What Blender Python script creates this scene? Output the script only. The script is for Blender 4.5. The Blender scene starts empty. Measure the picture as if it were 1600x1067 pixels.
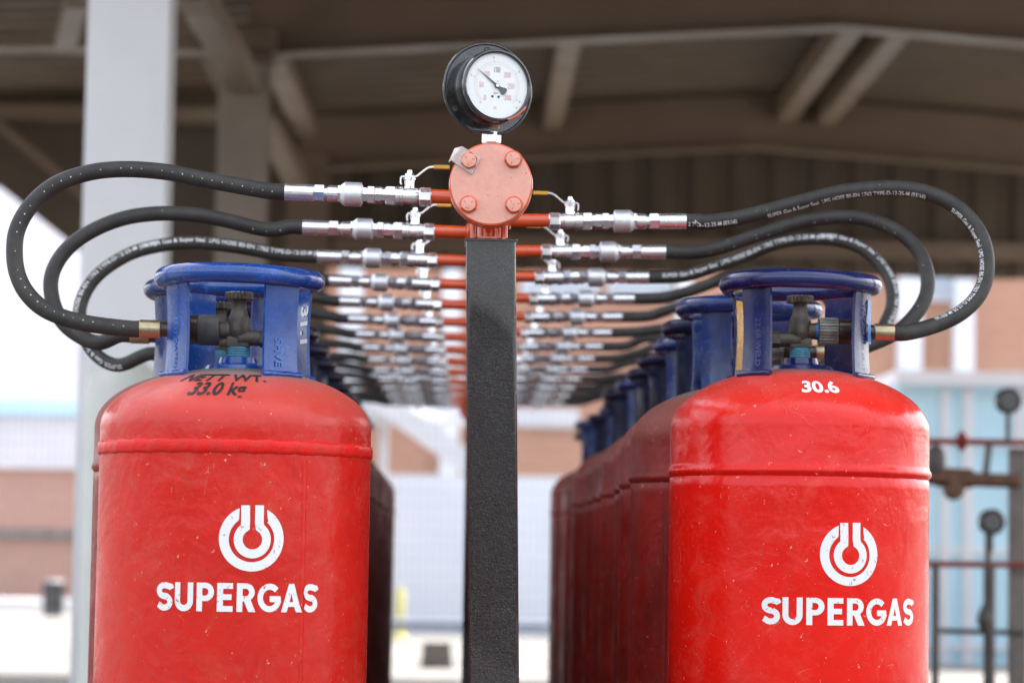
import bpy, bmesh, math, random
from mathutils import Vector, Matrix, Euler
random.seed(7)
R = math.radians
scene = bpy.context.scene
col = scene.collection
E = 0.87                      # eye height
F = 4300.0                    # focal length in pixels of the 1600 px wide photograph

# ------------------------------------------------------------------ camera
fy = Vector((-73.0, 327.0, F)).normalized()          # world +Y in image axes (right, down, forward)
roll = 0.0158
up = Vector((roll, -1.0, 0.0)); up.z = -(up.x*fy.x + up.y*fy.y)/fy.z; up.normalize()
fx = -(up.cross(fy)); 
if fx.x < 0: fx = -fx
# rows = image axes expressed in world coordinates
AX = [Vector((fx[i], fy[i], up[i])) for i in range(3)]   # right, down, forward
cam_d = bpy.data.cameras.new('camera'); cam = bpy.data.objects.new('camera', cam_d); col.objects.link(cam)
cam_d.sensor_width = 36; cam_d.lens = F/1600*36; cam_d.clip_start = 0.05; cam_d.clip_end = 3000
cam_d.dof.use_dof = True; cam_d.dof.focus_distance = 3.74; cam_d.dof.aperture_fstop = 4.8; cam_d.dof.aperture_blades = 9
m3 = Matrix((AX[0], -AX[1], -AX[2])).transposed()
cam.matrix_world = Matrix.Translation((0, 0, E)) @ m3.to_4x4()
scene.camera = cam

def P(px, py, Y):
    """pixel of the photograph -> world point at depth Y"""
    d = AX[0]*((px-800)/F) + AX[1]*((py-533.5)/F) + AX[2]
    return Vector((0, 0, E)) + d*(Y/d.y)

# ------------------------------------------------------------------ world, sun, exposure
SUN_EL, SUN_AZ = R(58), R(35)          # azimuth measured from +Y towards +X : high behind the shed, to the right
w = bpy.data.worlds.new('World'); scene.world = w; w.use_nodes = True
nt = w.node_tree; nt.nodes.clear()
sky = nt.nodes.new('ShaderNodeTexSky'); sky.sky_type = 'NISHITA'; sky.sun_disc = False
sky.sun_elevation = SUN_EL; sky.sun_rotation = SUN_AZ; sky.dust_density = 6.0; sky.air_density = 1.0; sky.ozone_density = 1.0
bg = nt.nodes.new('ShaderNodeBackground'); bg.inputs[1].default_value = 0.15
wo = nt.nodes.new('ShaderNodeOutputWorld')
hs = nt.nodes.new('ShaderNodeHueSaturation'); hs.inputs['Saturation'].default_value = .42     # hazy, whitish sky
nt.links.new(sky.outputs[0], hs.inputs['Color']); nt.links.new(hs.outputs[0], bg.inputs[0]); nt.links.new(bg.outputs[0], wo.inputs[0])
sd = bpy.data.lights.new('sun', 'SUN'); sd.energy = 3.0; sd.angle = R(0.5); sd.color = (1, .95, .88)
so = bpy.data.objects.new('sun', sd); col.objects.link(so)
S = Vector((math.sin(SUN_AZ)*math.cos(SUN_EL), math.cos(SUN_AZ)*math.cos(SUN_EL), math.sin(SUN_EL)))
so.rotation_euler = S.to_track_quat('Z', 'Y').to_euler(); so.location = S*50
scene.view_settings.view_transform = 'Standard'; scene.view_settings.look = 'None'
scene.view_settings.exposure = 2.45; scene.view_settings.gamma = 1

# ------------------------------------------------------------------ materials
def new_mat(name):
    m = bpy.data.materials.new(name); m.use_nodes = True
    return m, m.node_tree, m.node_tree.nodes['Principled BSDF']

def N(nt, t, **kw):
    n = nt.nodes.new(t)
    for k, v in kw.items():
        if k in n.inputs: n.inputs[k].default_value = v
        else: setattr(n, k, v)
    return n

def ramp(nt, src, p0, p1, c0=(0, 0, 0, 1), c1=(1, 1, 1, 1)):
    r = nt.nodes.new('ShaderNodeValToRGB'); e = r.color_ramp.elements
    e[0].position = p0; e[0].color = c0; e[1].position = p1; e[1].color = c1
    nt.links.new(src, r.inputs[0]); return r.outputs[0]

def mix(nt, fac, a, b):
    n = nt.nodes.new('ShaderNodeMix'); n.data_type = 'RGBA'
    if isinstance(fac, (int, float)): n.inputs[0].default_value = fac
    else: nt.links.new(fac, n.inputs[0])
    for s, v in ((n.inputs[6], a), (n.inputs[7], b)):
        if isinstance(v, tuple): s.default_value = v if len(v) == 4 else v+(1,)
        else: nt.links.new(v, s)
    return n.outputs[2]

def noise(nt, scale, detail=4, rough=.6, coord='Object', dist=0.0, stretch=None, rand=False):
    tc = nt.nodes.new('ShaderNodeTexCoord'); src = tc.outputs[coord]
    if stretch or rand:
        mp = nt.nodes.new('ShaderNodeMapping'); nt.links.new(src, mp.inputs[0])
        if stretch: mp.inputs[3].default_value = stretch
        if rand:
            oi = nt.nodes.new('ShaderNodeObjectInfo')
            mu = N(nt, 'ShaderNodeMath', operation='MULTIPLY'); mu.inputs[1].default_value = 37.0
            nt.links.new(oi.outputs['Random'], mu.inputs[0]); nt.links.new(mu.outputs[0], mp.inputs[1])
        src = mp.outputs[0]
    n = nt.nodes.new('ShaderNodeTexNoise'); nt.links.new(src, n.inputs['Vector'])
    n.inputs['Scale'].default_value = scale; n.inputs['Detail'].default_value = detail
    n.inputs['Roughness'].default_value = rough; n.inputs['Distortion'].default_value = dist
    return n.outputs[0]

def bump(nt, b, src, strength, dist=.001):
    n = nt.nodes.new('ShaderNodeBump'); n.inputs['Strength'].default_value = strength; n.inputs['Distance'].default_value = dist
    nt.links.new(src, n.inputs['Height'])
    old = b.inputs['Normal'].links
    if old: nt.links.new(old[0].from_socket, n.inputs['Normal'])
    nt.links.new(n.outputs[0], b.inputs['Normal'])

def simple(name, c, rough=.5, metal=0.0, c2=None, ns=20, bs=0.0, bscale=200, coat=0.0, spec=.5, p=(.4, .65)):
    m, nt, b = new_mat(name)
    b.inputs['Roughness'].default_value = rough; b.inputs['Metallic'].default_value = metal
    b.inputs['Coat Weight'].default_value = coat; b.inputs['Coat Roughness'].default_value = .12
    b.inputs['Specular IOR Level'].default_value = spec
    c2 = c2 or tuple(x*.75 for x in c)
    nt.links.new(ramp(nt, noise(nt, ns), p[0], p[1], c+(1,), c2+(1,)), b.inputs['Base Color'])
    nt.links.new(ramp(nt, noise(nt, ns*1.7, 5), .3, .75, (rough*.75,)*3+(1,), (min(1, rough*1.3),)*3+(1,)), b.inputs['Roughness'])
    if bs: bump(nt, b, noise(nt, bscale, 3), bs)
    return m

def paint_red(name, base, dark, fade, dusty, coat, topz, dirt=0.0, rough=.3):
    """worn enamel on a steel bottle: colour drift, pale rubbed scratches, chips, dust settled on the crown"""
    m, nt, b = new_mat(name)
    big = noise(nt, 6, 6, .65, rand=True)
    c = mix(nt, ramp(nt, big, .38, .68), base, dark)
    rub = ramp(nt, noise(nt, 16, 9, .75, dist=.6, rand=True), .5, .74)
    rubm = N(nt, 'ShaderNodeMath', operation='MULTIPLY'); nt.links.new(rub, rubm.inputs[0]); rubm.inputs[1].default_value = dusty
    c = mix(nt, rubm.outputs[0], c, fade)
    strk = ramp(nt, noise(nt, 22, 8, .75, dist=1.5, stretch=(3.5, 3.5, .35), rand=True), .60, .70)
    sm = N(nt, 'ShaderNodeMath', operation='MULTIPLY'); nt.links.new(strk, sm.inputs[0]); sm.inputs[1].default_value = .5+dirt*.35
    c = mix(nt, sm.outputs[0], c, (.20, .055, .03))
    # fine scratches: thin iso-lines of a warped noise, broken up by another
    nn = noise(nt, 9, 2, .5, dist=3.0, rand=True)
    sub = N(nt, 'ShaderNodeMath', operation='SUBTRACT'); nt.links.new(nn, sub.inputs[0]); sub.inputs[1].default_value = .5
    ab = N(nt, 'ShaderNodeMath', operation='ABSOLUTE'); nt.links.new(sub.outputs[0], ab.inputs[0])
    line = ramp(nt, ab.outputs[0], .0008, .0035, (1, 1, 1, 1), (0, 0, 0, 1))
    brk = ramp(nt, noise(nt, 26, 7, .8, rand=True), .51, .63)
    lm = N(nt, 'ShaderNodeMath', operation='MULTIPLY'); nt.links.new(line, lm.inputs[0]); nt.links.new(brk, lm.inputs[1])
    lm2 = N(nt, 'ShaderNodeMath', operation='MULTIPLY'); nt.links.new(lm.outputs[0], lm2.inputs[0]); lm2.inputs[1].default_value = .6
    c = mix(nt, lm2.outputs[0], c, (.8, .32, .25))
    chip = ramp(nt, noise(nt, 150, 3, .6, dist=.6), .70, .72)
    c = mix(nt, chip, c, (.72, .33, .24))
    rust = ramp(nt, noise(nt, 42, 8, .8, rand=True), .675-.07*dirt, .71-.07*dirt)
    c = mix(nt, rust, c, (.16, .05, .02))
    # dust settled on the crown
    tc = nt.nodes.new('ShaderNodeTexCoord'); sx = nt.nodes.new('ShaderNodeSeparateXYZ'); nt.links.new(tc.outputs['Object'], sx.inputs[0])
    nz = noise(nt, 28, 6, .7)
    ad = N(nt, 'ShaderNodeMath', operation='MULTIPLY_ADD'); nt.links.new(nz, ad.inputs[0]); ad.inputs[1].default_value = .022; nt.links.new(sx.outputs[2], ad.inputs[2])
    d2 = ramp(nt, _maprange(nt, ad.outputs[0], topz-.075, topz+.02), 0, 1, (0, 0, 0, 1), (.55*dusty+.08,)*3+(1,))
    c = mix(nt, d2, c, (.42, .25, .19))
    d3 = ramp(nt, _maprange(nt, ad.outputs[0], topz-.005, topz+.010), 0, 1)
    c = mix(nt, d3, c, (.20, .165, .145))
    nt.links.new(c, b.inputs['Base Color'])
    rr = ramp(nt, noise(nt, 14, 8, .7, rand=True), .35, .7, (rough*.7,)*3+(1,), (rough*1.7,)*3+(1,))
    rr2 = mix(nt, d2, rr, (.8, .8, .8, 1)); nt.links.new(rr2, b.inputs['Roughness'])
    b.inputs['Coat Weight'].default_value = coat*.3; b.inputs['Coat Roughness'].default_value = .06; b.inputs['Specular IOR Level'].default_value = .30
    bump(nt, b, noise(nt, 11, 3, .55, dist=.5), .7, .006)
    bump(nt, b, noise(nt, 55, 5, .65, dist=.8), .35, .0014)
    bump(nt, b, noise(nt, 190, 4, .7), .25, .0006)
    return m

def _maprange(nt, src, a, b_):
    n = nt.nodes.new('ShaderNodeMapRange'); nt.links.new(src, n.inputs[0])
    n.inputs[1].default_value = a; n.inputs[2].default_value = b_
    return n.outputs[0]

M = {}
M['red_left'] = paint_red('dusty red enamel', (.66, .018, .010), (.56, .014, .009), (.54, .085, .05), .62, .15, 1.107, .3, .24)
M['red_right'] = paint_red('bright red enamel', (.80, .010, .004), (.70, .008, .004), (.78, .13, .09), .34, .25, 1.138, .0, .17)
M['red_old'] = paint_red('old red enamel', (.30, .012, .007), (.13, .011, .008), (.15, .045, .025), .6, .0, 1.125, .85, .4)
M['red_shaded'] = paint_red('weathered maroon enamel with painted shade', (.13, .016, .011), (.085, .016, .012), (.16, .06, .04), .6, .0, 1.125, .8, .55)  # deep shade of the left rear row painted into the body colour
M['seam_red'] = simple('seam red', (.72, .012, .01), .3, c2=(.6, .03, .02), ns=60, bs=.5, bscale=260, coat=0, spec=.22)
def paint_blue(name, base, dark, rustc=.72, coat=.45):
    m, nt, b = new_mat(name)
    c = mix(nt, ramp(nt, noise(nt, 25, 6, .7, rand=True), .4, .65), base, dark)
    c = mix(nt, ramp(nt, noise(nt, 55, 8, .8, dist=.5, rand=True), rustc-.1, rustc), c, tuple(min(1, x*1.6+.03) for x in base))
    c = mix(nt, ramp(nt, noise(nt, 33, 8, .75, dist=.8, rand=True), rustc-.04, rustc), c, (.17, .06, .03))
    c = mix(nt, ramp(nt, noise(nt, 240, 3, .6), .72, .75), c, (.35, .36, .42))
    nt.links.new(c, b.inputs['Base Color'])
    nt.links.new(ramp(nt, noise(nt, 40, 6, .7), .35, .7, (.12,)*3+(1,), (.34,)*3+(1,)), b.inputs['Roughness'])
    b.inputs['Coat Weight'].default_value = coat; b.inputs['Coat Roughness'].default_value = .08
    bump(nt, b, noise(nt, 70, 4, .6), .35, .0009)
    if coat == 0: b.inputs['Specular IOR Level'].default_value = .15
    return m
M['blue'] = paint_blue('royal blue paint', (.006, .058, .28), (.006, .042, .20), .655, .3)
M['navy'] = paint_blue('navy blue paint', (.009, .016, .105), (.008, .011, .065), .68, .25)
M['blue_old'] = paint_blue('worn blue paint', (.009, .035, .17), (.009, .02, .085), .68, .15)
M['navy_shaded'] = paint_blue('navy paint with painted shade', (.012, .016, .05), (.012, .012, .03), .68, .0)  # shade on the rear guards painted in as near-black navy
M['white_mark'] = None
def decal(name, c, wear, scale=70):
    m, nt, b = new_mat(name)
    b.inputs['Base Color'].default_value = c+(1,); b.inputs['Roughness'].default_value = .45
    tr = nt.nodes.new('ShaderNodeBsdfTransparent'); mx = nt.nodes.new('ShaderNodeMixShader')
    f = ramp(nt, noise(nt, scale, 8, .8, dist=.5), .68-.1*wear, .71-.1*wear)
    nt.links.new(f, mx.inputs[0]); nt.links.new(b.outputs[0], mx.inputs[1]); nt.links.new(tr.outputs[0], mx.inputs[2])
    nt.links.new(mx.outputs[0], nt.nodes['Material Output'].inputs[0])
    return m
M['white_mark'] = decal('stencilled white paint', (.84, .83, .81), .85, 100)
M['white_worn'] = decal('worn white paint', (.6, .55, .52), 1.0)
M['black_mark'] = decal('stencilled black paint', (.02, .02, .025), .8, 160)
M['hose_print'] = decal('white hose print', (.80, .80, .78), .3, 420)
def rubber():
    m, nt, b = new_mat('black rubber hose')
    c = mix(nt, ramp(nt, noise(nt, 30, 6, .7), .4, .7), (.028, .026, .023), (.052, .047, .040))
    c = mix(nt, ramp(nt, noise(nt, 200, 3, .6), .70, .74), c, (.22, .20, .17))
    nt.links.new(c, b.inputs['Base Color']); b.inputs['Roughness'].default_value = .55; b.inputs['Specular IOR Level'].default_value = .4
    bump(nt, b, noise(nt, 260, 5, .7), .25, .0006)
    bump(nt, b, noise(nt, 24, 3, .6), .4, .002)
    return m
M['rubber'] = rubber()
M['steel'] = simple('zinc plated steel', (.88, .88, .90), .24, .88, (.78, .78, .81), 60, .04, 300)
M['steel_satin'] = simple('satin zinc body', (.76, .76, .78), .42, .75, (.66, .66, .69), 60, .1, 300)
M['brass'] = simple('dull brass ferrule', (.46, .38, .24), .33, .9, (.34, .27, .17), 60, .2, 300)
M['brass_dark'] = simple('dark weathered brass', (.105, .088, .07), .48, .45, (.06, .052, .044), 70, .5, 300)
M['wheel'] = simple('tarnished handwheel', (.20, .17, .13), .38, .8, (.11, .09, .07), 90, .3, 300)
M['nut_grey'] = simple('grey plated ribbed nut', (.26, .25, .22), .4, .7, (.16, .15, .13), 70, .3, 300)
M['nut_brown'] = simple('brown lacquered nut', (.045, .022, .014), .35, .2, (.02, .014, .011), 60, .2, 300, coat=.3)
M['nut_black'] = simple('dusty black nut', (.075, .075, .07), .6, .1, (.05, .048, .044), 60, .2, 300)
M['tape'] = simple('cyan thread tape', (.05, .30, .42), .5, 0, (.10, .18, .24), 120, .3, 500)
M['orange'] = simple('orange red pipe enamel', (.72, .095, .016), .2, 0, (.64, .075, .014), 40, .2, 130, coat=.8)
M['orange_face'] = simple('orange enamel with painted sky sheen', (.76, .36, .27), .2, 0, (.72, .32, .23), 50, .2, 130, coat=1.0, p=(.5, .8))
M['gloss_black'] = simple('gloss black gauge case', (.012, .012, .013), .16, 0, (.03, .03, .032), 60, .5, 160, coat=.7)
M['dial'] = simple('dial white', (.80, .81, .79), .55, 0, (.78, .79, .77), 30)
M['dial_grey'] = simple('grimy grey dial', (.13, .13, .13), .4, 0, (.09, .09, .09), 60)
M['ink'] = simple('dial black ink', (.06, .065, .07), .5)
M['ink_red'] = simple('dial red ink', (.70, .30, .30), .5)
M['needle'] = simple('grey needle', (.10, .12, .12), .4)
M['lever_yellow'] = simple('yellow vinyl grip', (.75, .42, .03), .4, 0, (.6, .3, .03), 80)
M['tin'] = simple('bent tin plate', (.55, .47, .43), .42, .75, (.40, .30, .25), 80, .3, 300)
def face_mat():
    m, nt, b = new_mat('orange enamel with painted sky sheen')
    c = mix(nt, ramp(nt, noise(nt, 45, 6, .7), .4, .7), (.76, .34, .25), (.71, .28, .19))  # pale pink base holds the sky reflection on flange and bolt fronts
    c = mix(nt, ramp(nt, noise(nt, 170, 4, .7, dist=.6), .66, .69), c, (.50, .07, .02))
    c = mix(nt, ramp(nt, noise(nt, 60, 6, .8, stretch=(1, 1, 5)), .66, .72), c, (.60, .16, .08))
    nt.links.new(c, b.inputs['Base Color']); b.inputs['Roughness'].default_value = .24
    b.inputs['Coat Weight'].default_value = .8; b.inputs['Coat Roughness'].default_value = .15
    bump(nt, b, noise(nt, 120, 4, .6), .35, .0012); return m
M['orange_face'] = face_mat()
def hammer():
    m, nt, b = new_mat('black hammered paint')
    c = mix(nt, ramp(nt, noise(nt, 60, 5, .7), .35, .7), (.034, .034, .034), (.056, .055, .054))
    pm = N(nt, 'ShaderNodeMath', operation='MULTIPLY'); nt.links.new(ramp(nt, noise(nt, 260, 3, .7, dist=2.5), .50, .62), pm.inputs[0]); nt.links.new(ramp(nt, noise(nt, 11, 5, .7), .35, .65), pm.inputs[1])
    c = mix(nt, pm.outputs[0], c, (.15, .15, .15))  # pale flecks painted in for glints on the hammered finish
    nt.links.new(c, b.inputs['Base Color'])
    nt.links.new(ramp(nt, noise(nt, 12, 4, .6), .3, .7, (.2,)*3+(1,), (.34,)*3+(1,)), b.inputs['Roughness'])
    b.inputs['Coat Weight'].default_value = 1.0
    bump(nt, b, noise(nt, 12, 4, .6), .5, .006)
    bump(nt, b, noise(nt, 230, 3, .6, dist=1.2), 1.0, .030)
    return m
M['hammer'] = hammer()
M['white_steel'] = simple('white painted steel', (.86, .85, .86), .45, 0, (.82, .81, .82), 3, .1, 40)
M['shed_steel'] = simple('taupe painted steel', (.25, .175, .125), .55, 0, (.205, .145, .103), 2)
M['roof_sheet'] = simple('brown roof sheeting', (.115, .077, .045), .6, 0, (.088, .060, .036), 1.2)
M['clad_sheet'] = simple('dark brown cladding', (.13, .095, .066), .55, 0, (.105, .078, .056), 1.2)
M['column_grey'] = simple('grey brown column paint', (.42, .36, .30), .5, 0, (.36, .30, .25), 2)
M['flange_light'] = simple('light flange steel', (.24, .175, .12), .5, 0, (.19, .14, .095), 2)
def brick(name, c1, c2, mortar, sc):
    m, nt, b = new_mat(name)
    br = nt.nodes.new('ShaderNodeTexBrick'); tc = nt.nodes.new('ShaderNodeTexCoord'); mp = nt.nodes.new('ShaderNodeMapping')
    mp.inputs[2].default_value = (R(90), 0, 0)
    nt.links.new(tc.outputs['Object'], mp.inputs[0]); nt.links.new(mp.outputs[0], br.inputs[0])
    br.inputs['Color1'].default_value = c1+(1,); br.inputs['Color2'].default_value = c2+(1,); br.inputs['Mortar'].default_value = mortar+(1,)
    br.inputs['Scale'].default_value = sc; br.inputs['Mortar Size'].default_value = .03
    nt.links.new(br.outputs[0], b.inputs['Base Color']); b.inputs['Roughness'].default_value = .85
    return m
M['brick'] = brick('salmon brick', (.45, .235, .155), (.42, .215, .14), (.43, .25, .18), 1.6)
M['brick_dull'] = brick('dusty brick', (.50, .29, .235), (.47, .27, .215), (.48, .31, .26), 1.6)
M['plaster'] = simple('white plaster', (.72, .73, .78), .8, 0, (.66, .68, .74), 1)
M['panel_white'] = simple('white sheet panel', (.66, .68, .74), .6, 0, (.60, .62, .69), .8)
M['pale_blue'] = simple('pale blue sheet', (.52, .78, .92), .6, 0, (.46, .73, .90), .8)
M['glass'] = simple('dusty pane', (.42, .45, .50), .2, 0, (.36, .4, .46), 1)
M['wire'] = simple('galvanised wire', (.42, .42, .42), .5, .6)
M['dark_plastic'] = simple('dark plastic', (.035, .035, .04), .5)
M['cream'] = simple('cream white coating', (.66, .67, .60), .5, 0, (.60, .61, .55), 3)
M['pipe_red'] = simple('dull red pipe', (.32, .05, .035), .4, 0, (.25, .05, .035), 20)
M['pipe_bronze'] = simple('rusty brown pipe', (.19, .085, .04), .5, 0, (.09, .045, .03), 30, .4, 120)
M['stand_grey'] = simple('taupe stand steel', (.24, .21, .18), .6, 0, (.18, .16, .135), 12)
M['pipe_grey'] = simple('grey stand steel', (.12, .10, .09), .5, .1, (.09, .08, .07), 12)
M['yellow'] = simple('yellow green plastic', (.55, .50, .14), .6)
M['pipe_blue'] = simple('blue grey pipe', (.08, .11, .19), .5)
M['block'] = simple('weathered concrete', (.22, .21, .20), .9, 0, (.16, .15, .14), 6)
def ground_mat():
    m, nt, b = new_mat('dusty concrete ground')
    c = mix(nt, ramp(nt, noise(nt, .35, 8, .7), .35, .7), (.105, .10, .095), (.075, .07, .067))
    c = mix(nt, ramp(nt, noise(nt, 6, 8, .8), .55, .75), c, (.055, .05, .047))
    nt.links.new(c, b.inputs['Base Color']); b.inputs['Roughness'].default_value = .9
    bump(nt, b, noise(nt, 12, 6, .7), .3, .01)
    return m
M['ground'] = ground_mat()

# ------------------------------------------------------------------ mesh builder
class MB:
    def __init__(s): s.v = []; s.f = []; s.T = Matrix.Identity(4)
    def at(s, T): s.T = T; return s
    def add(s, vs, fs):
        o = len(s.v); s.v += [s.T @ Vector(v) for v in vs]; s.f += [[i+o for i in f] for f in fs]; return s
    def box(s, c, d, bev=0.0, rot=None):
        c = Vector(c); hx, hy, hz = [x/2 for x in d]
        if bev <= 0:
            vs = [Vector((sx*hx, sy*hy, sz*hz)) for sz in (-1, 1) for sy in (-1, 1) for sx in (-1, 1)]
            fs = [(0, 2, 3, 1), (4, 5, 7, 6), (0, 1, 5, 4), (2, 6, 7, 3), (0, 4, 6, 2), (1, 3, 7, 5)]
        else:
            bm = bmesh.new(); bmesh.ops.create_cube(bm, size=1)
            bmesh.ops.scale(bm, vec=d, verts=bm.verts)
            bmesh.ops.bevel(bm, geom=bm.edges[:], offset=bev, segments=2, profile=.6, affect='EDGES')
            vs = [v.co.copy() for v in bm.verts]; fs = [[v.index for v in f.verts] for f in bm.faces]; bm.free()
        if rot is not None: vs = [rot @ v for v in vs]
        return s.add([v+c for v in vs], fs)
    def lathe(s, prof, n=48, a0=0.0, a1=None, closed_ends=True):
        """profile of (r, z) about the local z axis"""
        vs, fs = [], []
        for r, z in prof:
            for i in range(n):
                a = 2*math.pi*i/n + a0; vs.append((r*math.cos(a), r*math.sin(a), z))
        for k in range(len(prof)-1):
            for i in range(n):
                j = (i+1) % n; fs.append((k*n+i, k*n+j, (k+1)*n+j, (k+1)*n+i))
        if closed_ends:
            if prof[0][0] > 1e-6: fs.append(tuple(range(n))[::-1])
            if prof[-1][0] > 1e-6: fs.append(tuple((len(prof)-1)*n+i for i in range(n)))
        return s.add(vs, fs)
    def rod(s, a, b, r, n=16, r2=None, cap=0.0):
        a, b = Vector(a), Vector(b); d = b-a; L = d.length; q = d.to_track_quat('Z', 'Y').to_matrix().to_4x4()
        old = s.T; s.T = old @ Matrix.Translation(a) @ q
        r2 = r if r2 is None else r2
        pr = [(r-cap, 0), (r, cap), (r2, L-cap), (r2-cap, L)] if cap else [(r, 0), (r2, L)]
        s.lathe(pr, n, a0=math.pi/n); s.T = old; return s
    def tube(s, pts, r, n=14, closed=False, flat=None, cap=True):
        """swept round section; flat=(w,h) gives a flat strap whose width stays along local y"""
        pts = [Vector(p) for p in pts]; m = len(pts); vs, fs = [], []
        t0 = None; nrm = None
        for i, p in enumerate(pts):
            if closed: t = (pts[(i+1) % m]-pts[i-1]).normalized()
            else: t = (pts[min(i+1, m-1)]-pts[max(i-1, 0)]).normalized()
            if flat:
                side = Vector((0, 1, 0)); upv = side.cross(t).normalized()
                hw, hh = flat[0]/2, flat[1]/2
                for a_, b_ in ((-hw, -hh), (hw, -hh), (hw, hh), (-hw, hh)): vs.append(p+side*a_+upv*b_)
            else:
                if nrm is None:
                    nrm = t.orthogonal().normalized()
                    if abs(t.z) < .95: nrm = (Vector((0, 0, 1))-t*t.z).normalized()
                else:
                    nrm = (nrm - t*nrm.dot(t)).normalized()
                bn = t.cross(nrm)
                for k in range(n):
                    a = 2*math.pi*k/n; vs.append(p+(nrm*math.cos(a)+bn*math.sin(a))*r)
        nn = 4 if flat else n
        for i in range(m if closed else m-1):
            j = (i+1) % m
            for k in range(nn):
                l = (k+1) % nn; fs.append((i*nn+k, i*nn+l, j*nn+l, j*nn+k))
        if not closed and cap:
            fs.append(tuple(range(nn))[::-1]); fs.append(tuple((m-1)*nn+k for k in range(nn)))
        return s.add(vs, fs)
    def prism(s, pts, depth, axis='y'):
        """polygon in local xz extruded along +y"""
        n = len(pts); vs = [(x, 0, z) for x, z in pts]+[(x, depth, z) for x, z in pts]
        fs = [tuple(range(n))[::-1], tuple(range(n, 2*n))]+[(i, (i+1) % n, n+(i+1) % n, n+i) for i in range(n)]
        return s.add(vs, fs)
    def build(s, name, mat, parent=None, smooth=35, recalc=True):
        me = bpy.data.meshes.new(name); me.from_pydata([tuple(v) for v in s.v], [], [list(f) for f in s.f]); me.update()
        if recalc:
            bm = bmesh.new(); bm.from_mesh(me); bmesh.ops.recalc_face_normals(bm, faces=bm.faces); bm.to_mesh(me); bm.free()
        if smooth:
            me.polygons.foreach_set('use_smooth', [True]*len(me.polygons)); me.set_sharp_from_angle(angle=R(smooth))
        me.materials.append(mat)
        o = bpy.data.objects.new(name, me); col.objects.link(o)
        if parent: o.parent = parent
        return o

def tag(o, label=None, cat=None, group=None, kind=None):
    if label: o['label'] = label
    if cat: o['category'] = cat
    if group: o['group'] = group
    if kind: o['kind'] = kind
    return o
def thing(name, loc, label, cat, group=None, rot=(0, 0, 0)):
    o = bpy.data.objects.new(name, None); o.empty_display_size = .1; o.location = loc; o.rotation_euler = rot; col.objects.link(o)
    return tag(o, label, cat, group)
KIDS = {}
def kids(o): return [c for c in bpy.data.objects if c.parent is o]
def copy_tree(o, parent=None):
    ks = kids(o)
    c = o.copy(); col.objects.link(c); c.parent = parent
    for k in ks: copy_tree(k, c)
    return c

# ---- flat shapes (lettering, marks)
def curve_mesh(cu):
    o = bpy.data.objects.new('tmp', cu); col.objects.link(o)
    dg = bpy.context.evaluated_depsgraph_get(); me = bpy.data.meshes.new_from_object(o.evaluated_get(dg))
    bpy.data.objects.remove(o); bpy.data.curves.remove(cu); return me
def text_mesh(s, size=1.0, bold=0.0, shear=0.0, align='CENTER', spacing=1.0):
    cu = bpy.data.curves.new('t', 'FONT'); cu.body = s; cu.size = size; cu.offset = bold*size; cu.shear = shear
    cu.align_x = align; cu.align_y = 'CENTER'; cu.resolution_u = 3; cu.space_character = spacing
    return curve_mesh(cu)
def poly_mesh(polys):
    cu = bpy.data.curves.new('t', 'CURVE'); cu.dimensions = '2D'; cu.fill_mode = 'BOTH'
    for p in polys:
        sp = cu.splines.new('POLY'); sp.points.add(len(p)-1); sp.use_cyclic_u = True
        for i, (x, y) in enumerate(p): sp.points[i].co = (x, y, 0, 1)
    return curve_mesh(cu)
def slice_mesh(me, dx):
    bm = bmesh.new(); bm.from_mesh(me); xs = [v.co.x for v in bm.verts]
    if xs:
        x = math.floor(min(xs)/dx)*dx+dx*.5
        while x < max(xs):
            bmesh.ops.bisect_plane(bm, geom=bm.verts[:]+bm.edges[:]+bm.faces[:], plane_co=(x, 0, 0), plane_no=(1, 0, 0)); x += dx
    bm.to_mesh(me); bm.free(); return me
def map_mesh(me, fn):
    for v in me.vertices: v.co = fn(v.co.x, v.co.y)
    me.update(); return me
def obj_from(me, name, mat, parent=None):
    me.name = name; me.materials.clear(); me.materials.append(mat); o = bpy.data.objects.new(name, me); col.objects.link(o)
    if parent: o.parent = parent
    return o
def join_meshes(ms):
    mb = MB()
    for me in ms: mb.add([v.co for v in me.vertices], [list(p.vertices) for p in me.polygons])
    me = bpy.data.meshes.new('j'); me.from_pydata([tuple(v) for v in mb.v], [], mb.f); me.update(); return me

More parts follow.
